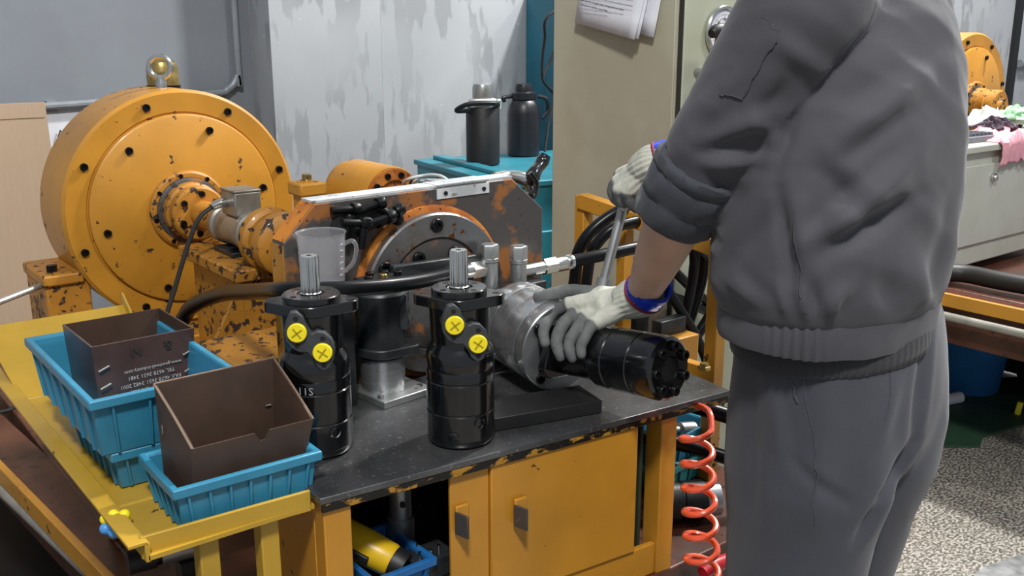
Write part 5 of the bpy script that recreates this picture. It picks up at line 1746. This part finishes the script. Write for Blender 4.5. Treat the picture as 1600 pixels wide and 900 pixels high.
# ---- body: one continuous figure
mb = MB()
rings_mb([(1.19, 0.775, 0.78, 0.10, 0.09), (1.195, 0.775, 0.86, 0.145, 0.105), (1.19, 0.775, 0.96, 0.14, 0.098), (1.17, 0.775, 1.08, 0.135, 0.092),
          (1.175, 0.775, 1.20, 0.148, 0.10), (1.185, 0.775, 1.32, 0.150, 0.098), (1.192, 0.778, 1.41, 0.13, 0.075), (1.195, 0.79, 1.47, 0.07, 0.055)], mb=mb)
limb(mb, [(1.195, 0.79, 1.44), (1.195, 0.825, 1.53), (1.195, 0.85, 1.60)], [0.060, 0.053, 0.052])
Mh = Matrix.Rotation(math.radians(-22), 4, 'X')
mb.ball(HEAD, (0.074, 0.094, 0.112), 32, 20, Mh)
mb.ball(HEAD + Mh @ Vector((0, 0.030, -0.055)), (0.056, 0.062, 0.060), 24, 14, Mh)
mb.ball(HEAD + Mh @ Vector((0, 0.075, -0.092)), (0.022, 0.018, 0.016), 16, 10, Mh)
limb(mb, [HEAD + Mh @ Vector((0, 0.088, 0.012)), HEAD + Mh @ Vector((0, 0.108, -0.030))], [0.009, 0.0135])
mb.ball(HEAD + Mh @ Vector((0, 0.094, -0.058)), (0.022, 0.010, 0.009), 14, 8, Mh)
for s in (-1, 1):
    mb.ball(HEAD + Mh @ Vector((s * 0.076, -0.010, -0.012)), (0.009, 0.019, 0.031), 14, 10, Mh)
    mb.ball(HEAD + Mh @ Vector((s * 0.030, 0.080, 0.024)), (0.020, 0.010, 0.007), 12, 8, Mh)
limb(mb, [SH_L + Vector((0.05, 0.01, -0.01)), SH_L, SH_L.lerp(EL_L, 0.5), EL_L], [0.056, 0.054, 0.046, 0.040])
d_ = WR_L - EL_L
limb(mb, [EL_L, EL_L + d_ * 0.25, EL_L + d_ * 0.55, EL_L + d_ * 0.85, WR_L], [0.040, 0.0415, 0.0365, 0.029, 0.0275])
limb(mb, [SH_R - Vector((0.05, -0.01, 0.01)), SH_R, SH_R.lerp(EL_R, 0.5), EL_R], [0.056, 0.054, 0.046, 0.040])
d_ = WR_R - EL_R
limb(mb, [EL_R, EL_R + d_ * 0.25, EL_R + d_ * 0.55, EL_R + d_ * 0.85, WR_R], [0.040, 0.0415, 0.0365, 0.029, 0.0275])
hand_shapes(mb, hand_L, 0.60, 0.0275)
hand_shapes(mb, hand_R, 0.60, 0.0275)
for s, fy in ((-1, 0.0), (1, -0.04)):
    fy = 0.0 if s < 0 else 0.032
    hx = 1.197 + s * 0.062
    limb(mb, [(hx, 0.775, 0.86), (hx + s * 0.002, 0.777 + fy * 0.4, 0.70), (hx + s * 0.012, 0.78 + fy * 0.8, 0.53), (hx + s * 0.015, 0.785 + fy, 0.46), (hx + s * 0.017, 0.765 + fy, 0.28), (hx + s * 0.02, 0.75 + fy, 0.09)], [0.076, 0.070, 0.058, 0.054, 0.050, 0.036])
    limb(mb, [(hx + s * 0.02, 0.74 + fy, 0.06), (hx + s * 0.028, 0.82 + fy, 0.045), (hx + s * 0.035, 0.90 + fy, 0.035)], [0.036, 0.036, 0.028])
body = link_mesh('body', remeshed(mb, 0.0062, 6), 'skin', man)

# ---- face and hair
for s in (-1, 1):
    c = HEAD + Mh @ Vector((s * 0.031, 0.079, 0.004))
    e_ = build('eye', MB().ball(c, 0.0125, 16, 12), 'eye', man)
    build('iris', MB().ball(c + Mh @ Vector((0, 0.0088, -0.001)), (0.0055, 0.0042, 0.0055), 12, 8, Mh), 'iris', e_)
    build('eyebrow', MB().tube([HEAD + Mh @ Vector((s * 0.014, 0.091, 0.026)), HEAD + Mh @ Vector((s * 0.032, 0.090, 0.031)), HEAD + Mh @ Vector((s * 0.050, 0.074, 0.026))], 0.0035, 8), 'hair', man)
build('lips', MB().ball(HEAD + Mh @ Vector((0, 0.102, -0.058)), (0.021, 0.004, 0.006), 14, 8, Mh), 'lip', man)
mb = MB()
n_, m_ = 36, 18
rows = []
for k in range(m_ + 1):
    th = PI * k / m_ * 0.64
    row = []
    for i in range(n_):
        ph = 2 * PI * i / n_
        front = max(0.0, math.sin(ph))
        t2 = th * (1.0 - 0.42 * front)
        q = Vector((0.080 * math.sin(t2) * math.cos(ph), 0.100 * math.sin(t2) * math.sin(ph) - 0.004, 0.118 * math.cos(t2) + 0.004))
        q *= 1.0 + 0.03 * noise.noise(q * 60)
        row.append(HEAD + Mh @ q)
    rows.append(mb.ring_verts(row))
mb.skin(rows, cap=False)
hair = build('hair', mb, 'hair', man)
s_ = hair.modifiers.new('thick', 'SOLIDIFY')
s_.thickness = 0.008

# ---- trousers
mb = MB()
rings_mb([(1.193, 0.77, 1.030, 0.150, 0.118), (1.195, 0.77, 1.0, 0.158, 0.124), (1.201, 0.77, 0.96, 0.164, 0.128), (1.207, 0.77, 0.90, 0.169, 0.133), (1.206, 0.77, 0.85, 0.166, 0.130), (1.203, 0.77, 0.81, 0.150, 0.118), (1.20, 0.772, 0.785, 0.110, 0.090)], 2.4, mb)
for s, fy in ((-1, 0.0), (1, 0.032)):
    hx = 1.204 + s * 0.066
    rings_mb([(hx, 0.770, 0.93, 0.092, 0.122), (hx, 0.768, 0.86, 0.097, 0.128), (hx - 0.003, 0.766 + fy * 0.2, 0.78, 0.097, 0.124), (hx - 0.006, 0.768 + fy * 0.5, 0.70, 0.088, 0.108), (hx - 0.006, 0.772 + fy * 0.7, 0.60, 0.086, 0.100),
              (hx - 0.002, 0.78 + fy, 0.47, 0.080, 0.088), (hx + s * 0.010, 0.765 + fy, 0.28, 0.074, 0.080), (hx + s * 0.014, 0.752 + fy, 0.085, 0.070, 0.076), (hx + s * 0.014, 0.752 + fy, 0.075, 0.060, 0.066)], 2.1, mb)
tme = remeshed(mb, 0.0065, 14)


def verts_np(me):
    n = len(me.vertices)
    co = np.empty(n * 3)
    me.vertices.foreach_get('co', co)
    no = np.empty(n * 3)
    me.vertices.foreach_get('normal', no)
    return co.reshape(-1, 3), no.reshape(-1, 3)


SIDE = Vector((-0.56, 0.83, 0)).normalized()
VIEW = Vector((0.83, 0.56, 0)).normalized()


def fold(co, no, amt, folds):
    """cloth folds: (p, q, width, height) lines in the side plane of the worker; height < 0 makes a valley"""
    s = co @ np.array(SIDE)
    z = co[:, 2]
    facing = np.clip((-(no @ np.array(VIEW)) + 0.15) / 0.4, 0, 1)
    for p, q, w, h in folds:
        p, q = Vector(p), Vector(q)
        ps, pz, qs, qz = p.dot(SIDE), p.z, q.dot(SIDE), q.z
        dx, dz = qs - ps, qz - pz
        L2 = dx * dx + dz * dz
        t = np.clip(((s - ps) * dx + (z - pz) * dz) / L2, 0, 1)
        dist = np.sqrt((s - ps - t * dx) ** 2 + (z - pz - t * dz) ** 2)
        side = ((s - ps) * dz - (z - pz) * dx) / math.sqrt(L2)
        prof = np.exp(-(dist / w) ** 2) - 0.45 * np.exp(-((side - 1.7 * w) / w) ** 2) * (np.abs(dist) < 4 * w) * np.exp(-(dist / (2.6 * w)) ** 2)
        fade = np.sin(np.pi * np.clip(0.12 + 0.76 * t, 0, 1))
        amt += 1.35 * h * prof * fade * facing
    return amt


def seg_dist(co, a, b):
    a, b = np.array(a), np.array(b)
    ab = b - a
    t = np.clip((co - a) @ ab / (ab @ ab), 0, 1)
    return np.linalg.norm(co - a - t[:, None] * ab, axis=1)


def cloth_noise(co, scale, stretch, seed, amp):
    out = np.empty(len(co))
    for i, c in enumerate(co):
        v = Vector((c[0] * stretch[0] + seed, c[1] * stretch[1], c[2] * stretch[2])) * scale
        out[i] = 1 - 2 * abs(noise.noise(v))
    return (out - out.mean()) * amp


def apply_disp(me, co, no, amt):
    new = co + no * amt[:, None]
    me.vertices.foreach_set('co', new.ravel())
    me.update()


co, no = verts_np(tme)
amt = cloth_noise(co, 9, (1, 1, 0.45), 3.1, 0.0035)
amt = fold(co, no, amt, [
    ((1.176, 0.628, 1.001), (1.143, 0.607, 0.860), 0.007, -0.007),
    ((1.143, 0.607, 0.860), (1.083, 0.607, 0.797), 0.008, -0.009),
    ((1.083, 0.607, 0.797), (1.034, 0.610, 0.731), 0.009, -0.007),
    ((0.971, 0.725, 0.970), (0.961, 0.686, 0.830), 0.012, 0.004),
    ((0.965, 0.749, 0.948), (0.929, 0.709, 0.741), 0.012, -0.004),
    ((1.019, 0.659, 0.962), (0.968, 0.633, 0.762), 0.02, 0.005),
    ((0.962, 0.663, 0.839), (1.011, 0.610, 0.793), 0.01, -0.004),
    ((1.119, 0.633, 0.963), (1.094, 0.627, 0.884), 0.012, 0.004)])
apply_disp(tme, co, no, amt)
trousers = link_mesh('trousers', tme, 'trousers', man)
t_bvh = BVHTree.FromPolygons([WM[man.name] @ v.co for v in tme.vertices], [tuple(p.vertices) for p in tme.polygons])

# ---- jacket: torso and both sleeves as one cloth surface
mb = MB()
rings_mb([(1.163, 0.77, 1.026, 0.158, 0.116), (1.161, 0.77, 1.045, 0.172, 0.128), (1.160, 0.77, 1.07, 0.181, 0.137), (1.160, 0.77, 1.12, 0.184, 0.139), (1.167, 0.77, 1.20, 0.185, 0.135), (1.178, 0.77, 1.28, 0.178, 0.127),
          (1.190, 0.772, 1.36, 0.168, 0.112), (1.194, 0.775, 1.42, 0.158, 0.092), (1.196, 0.785, 1.465, 0.115, 0.072), (1.196, 0.80, 1.50, 0.070, 0.062), (1.196, 0.81, 1.52, 0.062, 0.060)], 2.3, mb)
limb(mb, [SH_L + Vector((0.075, 0.012, -0.005)), SH_L + Vector((0.012, 0.004, -0.012)), SH_L.lerp(EL_L, 0.35) + Vector((0.004, -0.004, 0)), SH_L.lerp(EL_L, 0.7), SH_L.lerp(EL_L, 0.98)], [0.070, 0.078, 0.070, 0.060, 0.055], 32)
limb(mb, [SH_R - Vector((0.07, -0.01, 0.005)), SH_R, SH_R.lerp(EL_R, 0.5), EL_R, EL_R.lerp(WR_R, 0.3), EL_R.lerp(WR_R, 0.55)], [0.064, 0.066, 0.062, 0.058, 0.055, 0.053], 28)
jme = remeshed(mb, 0.0060, 9)
co, no = verts_np(jme)
amt = cloth_noise(co, 7.5, (1.0, 1.0, 0.8), 1.7, 0.0022)
amt += cloth_noise(co @ np.array(((0.8, 0.1, 0.5), (0.1, 0.9, 0.3), (-0.6, -0.2, 0.8))), 8.0, (0.5, 0.5, 1.6), 6.3, 0.0030)
amt += cloth_noise(co @ np.array(((0.6, 0.2, 0.5), (0.3, 0.9, 0.2), (-0.8, -0.1, 0.7))), 17.0, (0.45, 0.45, 1.5), 2.2, 0.0017)
arm = seg_dist(co, SH_L.lerp(EL_L, 0.45), EL_L) < 0.085
tt = np.clip((co - np.array(SH_L)) @ np.array((EL_L - SH_L).normalized()) / (EL_L - SH_L).length, 0, 1.2)
amt += arm * np.clip((tt - 0.35) / 0.4, 0, 1) * cloth_noise(co @ np.array(((1, 0, 0.25), (0, 1, -0.5), (-0.2, 0.5, 1))), 11.0, (0.5, 0.5, 2.2), 7.7, 0.0042)
amt = fold(co, no, amt, [
    ((1.021, 0.691, 1.141), (1.171, 0.660, 1.205), 0.013, -0.010),
    ((1.011, 0.704, 1.157), (1.125, 0.665, 1.231), 0.014, 0.006),
    ((1.036, 0.711, 1.240), (1.073, 0.665, 1.188), 0.013, -0.008),
    ((1.042, 0.686, 1.177), (1.155, 0.653, 1.265), 0.016, 0.006),
    ((1.051, 0.711, 1.275), (1.168, 0.669, 1.346), 0.018, 0.006),
    ((1.064, 0.695, 1.256), (1.156, 0.667, 1.312), 0.013, -0.006),
    ((0.989, 0.739, 1.211), (0.986, 0.706, 1.105), 0.009, -0.008),
    ((1.010, 0.722, 1.211), (1.003, 0.698, 1.120), 0.014, 0.006),
    ((0.979, 0.783, 1.124), (0.992, 0.754, 1.185), 0.012, -0.006),
    ((0.964, 0.784, 1.093), (0.961, 0.740, 1.069), 0.012, 0.006),
    ((1.042, 0.662, 1.105), (1.012, 0.673, 1.067), 0.012, 0.006),
    ((1.094, 0.651, 1.116), (1.098, 0.631, 1.066), 0.014, -0.006),
    ((1.155, 0.646, 1.124), (1.155, 0.625, 1.061), 0.012, 0.006),
    ((1.246, 0.663, 1.195), (1.213, 0.643, 1.056), 0.012, -0.005),
    ((0.993, 0.700, 1.105), (0.991, 0.687, 1.060), 0.007, 0.005),
    ((0.970, 0.715, 1.098), (0.971, 0.702, 1.060), 0.007, 0.005),
    ((1.007, 0.687, 1.098), (1.003, 0.677, 1.060), 0.007, -0.005),
    ((1.025, 0.671, 1.094), (1.016, 0.666, 1.056), 0.007, 0.004),
    ((0.991, 0.735, 1.285), (1.098, 0.714, 1.396), 0.006, -0.0035),
    ((0.969, 0.735, 1.233), (1.001, 0.732, 1.300), 0.007, -0.006),
    # sleeve
    ((0.915, 0.810, 1.253), (0.970, 0.749, 1.277), 0.010, -0.006),
    ((0.926, 0.798, 1.240), (0.971, 0.738, 1.248), 0.009, 0.005),
    ((0.948, 0.794, 1.283), (0.993, 0.741, 1.307), 0.011, 0.004),
    ((0.955, 0.786, 1.355), (0.931, 0.811, 1.294), 0.012, 0.004),
    ((0.980, 0.726, 1.349), (0.961, 0.747, 1.289), 0.012, -0.005),
    ((0.975, 0.744, 1.393), (1.013, 0.700, 1.349), 0.012, 0.004),
    ((0.962, 0.764, 1.303), (0.980, 0.736, 1.262), 0.010, 0.004)])
apply_disp(jme, co, no, amt)
# the neck opening and cuff ends stay closed against the body
jacket = link_mesh('jacket', jme, 'jacket', man)
j_bvh = BVHTree.FromPolygons([WM[man.name] @ v.co for v in jme.vertices], [tuple(p.vertices) for p in jme.polygons])


def cling(bvh, p, off):
    loc, nor, _, _ = bvh.find_nearest(Vector(p))
    return loc + nor * off, nor


def seam(name, bvh, pts, r, mat, parent, off=0.0):
    P = smooth_path(pts, 8)
    Q = [cling(bvh, p, off)[0] for p in P]
    return build(name, MB().tube(Q, r, 6, 1), mat, parent)


def patch(name, bvh, corners, mat, parent, off=0.0018, n=12):
    a, b, c, d_ = [Vector(p) for p in corners]
    mb = MB()
    outer, inner = [], []
    for i in range(n + 1):
        f = i / n
        ro, ri = [], []
        for j in range(n + 1):
            g = j / n
            p = (a * (1 - f) + b * f) * (1 - g) + (d_ * (1 - f) + c * f) * g
            q, nn = cling(bvh, p, off)
            q0, _ = cling(bvh, p, -0.002)
            ro.append(mb.bm.verts.new(q))
            ri.append(mb.bm.verts.new(q0))
        outer.append(ro)
        inner.append(ri)
    for r0, r1 in zip(outer[:-1], outer[1:]):
        for j in range(n):
            mb.bm.faces.new((r0[j], r0[j + 1], r1[j + 1], r1[j]))
    for i in range(n):
        for (A1, A2, B1, B2) in ((outer[i][0], outer[i + 1][0], inner[i][0], inner[i + 1][0]), (outer[i][n], outer[i + 1][n], inner[i][n], inner[i + 1][n]),
                                 (outer[0][i], outer[0][i + 1], inner[0][i], inner[0][i + 1]), (outer[n][i], outer[n][i + 1], inner[n][i], inner[n][i + 1])):
            mb.bm.faces.new((A1, A2, B2, B1))
    return build(name, mb, mat, parent, ang=50)


patch('sleeve_pocket', j_bvh, [(0.910, 0.752, 1.422), (0.925, 0.709, 1.408), (0.915, 0.751, 1.312), (0.912, 0.784, 1.325)], 'jacket', jacket, 0.0015)
for pts in ([(0.924, 0.710, 1.407), (0.925, 0.733, 1.361), (0.915, 0.751, 1.312)], [(0.902, 0.745, 1.421), (0.909, 0.724, 1.414), (0.925, 0.709, 1.407)], [(0.912, 0.784, 1.325), (0.913, 0.768, 1.319), (0.915, 0.751, 1.312)]):
    seam('pocket_seam', j_bvh, pts, 0.0008, 'stitch', jacket, 0.0012)
for pts in ([(1.084, 0.685, 1.433), (1.058, 0.692, 1.393), (1.031, 0.700, 1.355)],
            [(0.996, 0.713, 1.190), (0.991, 0.707, 1.160), (0.984, 0.700, 1.123), (0.978, 0.693, 1.085)]):
    seam('seam', j_bvh, pts, 0.0011, 'stitch', jacket, 0.0)

# elastic waistband with gathered sides
mb = MB()
n = 300
rings = []
for z, k in ((0.998, 0.93), (0.9985, 0.985), (1.006, 1.0), (1.022, 1.005), (1.038, 1.0), (1.046, 0.985), (1.047, 0.93)):
    ring = []
    for i in range(n):
        t = 2 * PI * i / n
        cs, sn = math.cos(t), math.sin(t)
        e = 2.3
        g = 0.0
        for a0 in (math.radians(205),):
            dl = abs((t - a0 + PI) % (2 * PI) - PI)
            g += math.exp(-(dl / 0.30) ** 4)
        rip = 0.0022 * g * math.sin(t * 62) + 0.0012 * noise.noise(Vector((cs * 6, sn * 6, z * 20)))
        a, b = 0.170 * k + rip, 0.127 * k + rip
        ring.append((1.164 + a * math.copysign(abs(cs) ** (2 / e), cs), 0.77 + b * math.copysign(abs(sn) ** (2 / e), sn), z + 0.002 * noise.noise(Vector((cs * 3, sn * 3, 0)))))
    rings.append(mb.ring_verts(ring))
mb.skin(rings, cap=False)
build('waistband', mb, 'jacket', jacket, ang=60)
mb = MB()
rings = []
for z, k in ((0.972, 0.95), (0.974, 0.985), (0.990, 1.0), (1.006, 0.985)):
    rings.append(mb.ring_verts([(1.174 + (0.155 * k + 0.0004 * math.sin(80 * 2 * PI * i / 320)) * math.cos(2 * PI * i / 320), 0.77 + (0.130 * k + 0.0004 * math.sin(80 * 2 * PI * i / 320)) * math.sin(2 * PI * i / 320), z + 0.09 * (0.10 + 0.155 * math.cos(2 * PI * i / 320)) - 0.004) for i in range(320)]))
mb.skin(rings, cap=False)
build('inner_hem', mb, 'knit_dark', man, ang=60, label='dark ribbed hem below the jacket')

# rolled cuff of the near sleeve
ax_ = (EL_L - SH_L).normalized()
fa = (WR_L - EL_L).normalized()
cdir = (ax_ * 0.6 + fa * 0.4).normalized()
cc = EL_L - cdir * 0.026


def cuff_rings(mb, base, direction, prof, seed, n=64):
    M_ = frame(base, direction, (0.79, -0.61, 0))
    rings = []
    for r, h in prof:
        ring = []
        for i in range(n):
            t = 2 * PI * i / n
            w = 0.0040 * noise.noise(Vector((math.cos(t) * 2 + seed, math.sin(t) * 2, h * 30))) + 0.0028 * noise.noise(Vector((math.cos(t) * 4, math.sin(t) * 4 + seed, h * 110 + t)))
            rr = r + w
            ring.append(M_ @ Vector((rr * math.cos(t), rr * 0.92 * math.sin(t), h + 0.006 * math.cos(t + 0.6))))
        rings.append(mb.ring_verts(ring))
    mb.skin(rings, cap=False)
    return mb


prof = [(0.042, 0.060), (0.050, 0.064), (0.0555, 0.064), (0.0575, 0.060), (0.0585, 0.045), (0.0590, 0.030), (0.0572, 0.026), (0.0596, 0.022), (0.0610, 0.005), (0.0612, -0.010), (0.0590, -0.013), (0.0615, -0.017), (0.0615, -0.026), (0.0590, -0.031), (0.050, -0.031)]
build('rolled_cuff', cuff_rings(MB(), cc, cdir, prof, 4.0), 'jacket_inside', jacket, ang=60, label='rolled up darker sleeve cuff')
cr_ = EL_R.lerp(WR_R, 0.55)
build('rolled_cuff', cuff_rings(MB(), cr_, (WR_R - EL_R), [(0.04, 0.03), (0.054, 0.034), (0.059, 0.03), (0.060, 0.0), (0.058, -0.02), (0.05, -0.022)], 9.0), 'jacket_inside', jacket, ang=60)
# collar
mb = MB()
rings = []
for z, k, y in ((1.485, 1.12, 0.0), (1.53, 1.0, 0.008), (1.545, 0.97, 0.012), (1.545, 0.92, 0.012), (1.50, 0.95, 0.002)):
    rings.append(mb.ring_verts([(1.196 + 0.074 * k * math.cos(2 * PI * i / 40), 0.812 + y + 0.068 * k * math.sin(2 * PI * i / 40), z - 0.015 * max(0, math.sin(2 * PI * i / 40))) for i in range(40)]))
mb.skin(rings, cap=False)
build('collar', mb, 'jacket', jacket, ang=60)
# trouser details
seam('pocket_seam', t_bvh, [(0.971, 0.729, 0.982), (0.967, 0.723, 0.955), (0.967, 0.713, 0.925)], 0.0016, 'stitch', trousers, 0.0005)
seam('side_seam', t_bvh, [(0.977, 0.702, 0.993), (0.960, 0.685, 0.900), (0.952, 0.666, 0.824), (0.926, 0.633, 0.742)], 0.0011, 'stitch', trousers, 0.0)
seam('seat_seam', t_bvh, [(1.130, 0.647, 0.988), (1.126, 0.635, 0.944), (1.118, 0.631, 0.912)], 0.0010, 'stitch', trousers, 0.0)
# shoes
for s, fy in ((-1, 0.0), (1, 0.032)):
    hx = 1.197 + s * 0.082
    mb = MB()
    limb(mb, [(hx, 0.715 + fy, 0.052), (hx + s * 0.004, 0.80 + fy, 0.052), (hx + s * 0.012, 0.90 + fy, 0.044), (hx + s * 0.016, 0.955 + fy, 0.038)], [0.047, 0.048, 0.046, 0.034])
    limb(mb, [(hx, 0.73 + fy, 0.06), (hx, 0.735 + fy, 0.10)], [0.047, 0.046])
    for v_ in mb.bm.verts:
        v_.co.z = max(v_.co.z, 0.012)
    sh_ = link_mesh('shoe', remeshed(mb, 0.006, 4), 'rubber_matt', man)
    build('sole', MB().box((hx + s * 0.006, 0.825 + fy, 0.008), (0.092, 0.30, 0.016), (0, 0, -s * 0.05)), 'dark_void', sh_, bevel=0.006)

# ---- gloves


def make_glove(H, wr, fore, elbow, lab, dip_gain):
    mb = MB()
    hand_shapes(mb, H, 1.0, 0.031)
    back = ((elbow - wr).normalized() - fore * 0.8).normalized()
    mb.tube([wr + back * 0.016, wr, wr + fore * 0.02, wr + fore * 0.04], [0.0335, 0.0335, 0.0315, 0.027], 24)
    me = remeshed(mb, 0.0024, 5, 0.5)
    co, no = verts_np(me)
    fd = np.full(len(co), 9.0)
    for pts, _ in H['fingers'] + [H['thumb']]:
        ps = [Vector(p) for p in pts]
        if pts is H['thumb'][0]:
            ps = ps[1:]
        for a, b in zip(ps[:-1], ps[1:]):
            aa = a.lerp(b, 0.25) if a is ps[0] else a
            fd = np.minimum(fd, seg_dist(co, aa, b))
    md = np.full(len(co), 9.0)
    for a, b in H['meta']:
        md = np.minimum(md, seg_dist(co, a, a.lerp(b, 0.92)))
    dip = np.clip(0.5 + (md - fd) / 0.022 * dip_gain, 0, 1)
    # knitted ribs run along the wrist
    M_ = np.array(frame(wr, fore, (0, 0, 1)).inverted())
    loc = np.c_[co, np.ones(len(co))] @ M_.T
    ang = np.arctan2(loc[:, 1], loc[:, 0])
    w = np.exp(-(np.maximum(loc[:, 2] - 0.022, 0) / 0.02) ** 2)
    amt = 0.0011 * np.sin(ang * 22) * w
    crease = np.zeros(len(co))
    for i, c in enumerate(co):
        crease[i] = noise.noise(Vector(c) * 55) * 0.0009 + noise.noise(Vector(c) * 140) * 0.0005
    amt += crease
    apply_disp(me, co, no, amt)
    at = me.attributes.new('dip', 'FLOAT', 'POINT')
    at.data.foreach_set('value', dip.astype(np.float32))
    g = link_mesh('glove', me, 'glove', man)
    g['label'] = lab
    return g


fL, fR = (Vector((1.053, 1.150, 0.949)) - WR_L).normalized(), (Vector((1.186, 1.201, 1.156)) - WR_R).normalized()
gL = make_glove(hand_L, WR_L, fL, EL_L, 'grey dipped knitted glove on the near hand', 1.0)
gR = make_glove(hand_R, WR_R, fR, EL_R, 'grey dipped knitted glove on the far hand', 0.9)


def tape(wr, fore, elbow, g, h0):
    d1 = (elbow - wr).normalized()
    d0 = (d1 - fore * 0.55).normalized()
    M_ = frame(wr + d0 * h0, d0, (0.79, -0.61, 0))
    mb = MB()
    rings = []
    for r, h in ((0.0290, -0.004), (0.0345, -0.003), (0.0352, 0.003), (0.0342, 0.009), (0.0345, 0.015), (0.0330, 0.021), (0.0322, 0.025), (0.0270, 0.026)):
        ring = []
        for i in range(48):
            t = 2 * PI * i / 48
            rr = r + 0.0012 * noise.noise(Vector((math.cos(t) * 2, math.sin(t) * 2, h * 160)))
            ring.append(M_ @ Vector((rr * math.cos(t), rr * math.sin(t), h + 0.003 * math.sin(2 * t))))
        rings.append(mb.ring_verts(ring))
    mb.skin(rings, cap=False)
    build('wrist_tape', mb, 'tape', g, ang=60, label='glossy blue tape round the wrist')
    mb = MB()
    mb.torus(frame(wr + d0 * (h0 - 0.006), d0, (0.79, -0.61, 0)), 0.0335, 0.0032, 40, 8)
    build('glove_hem', mb, 'tape_red', g, label='dark red glove hem')


tape(WR_L, fL, EL_L, gL, 0.016)
tape(WR_R, fR, EL_R, gR, 0.014)
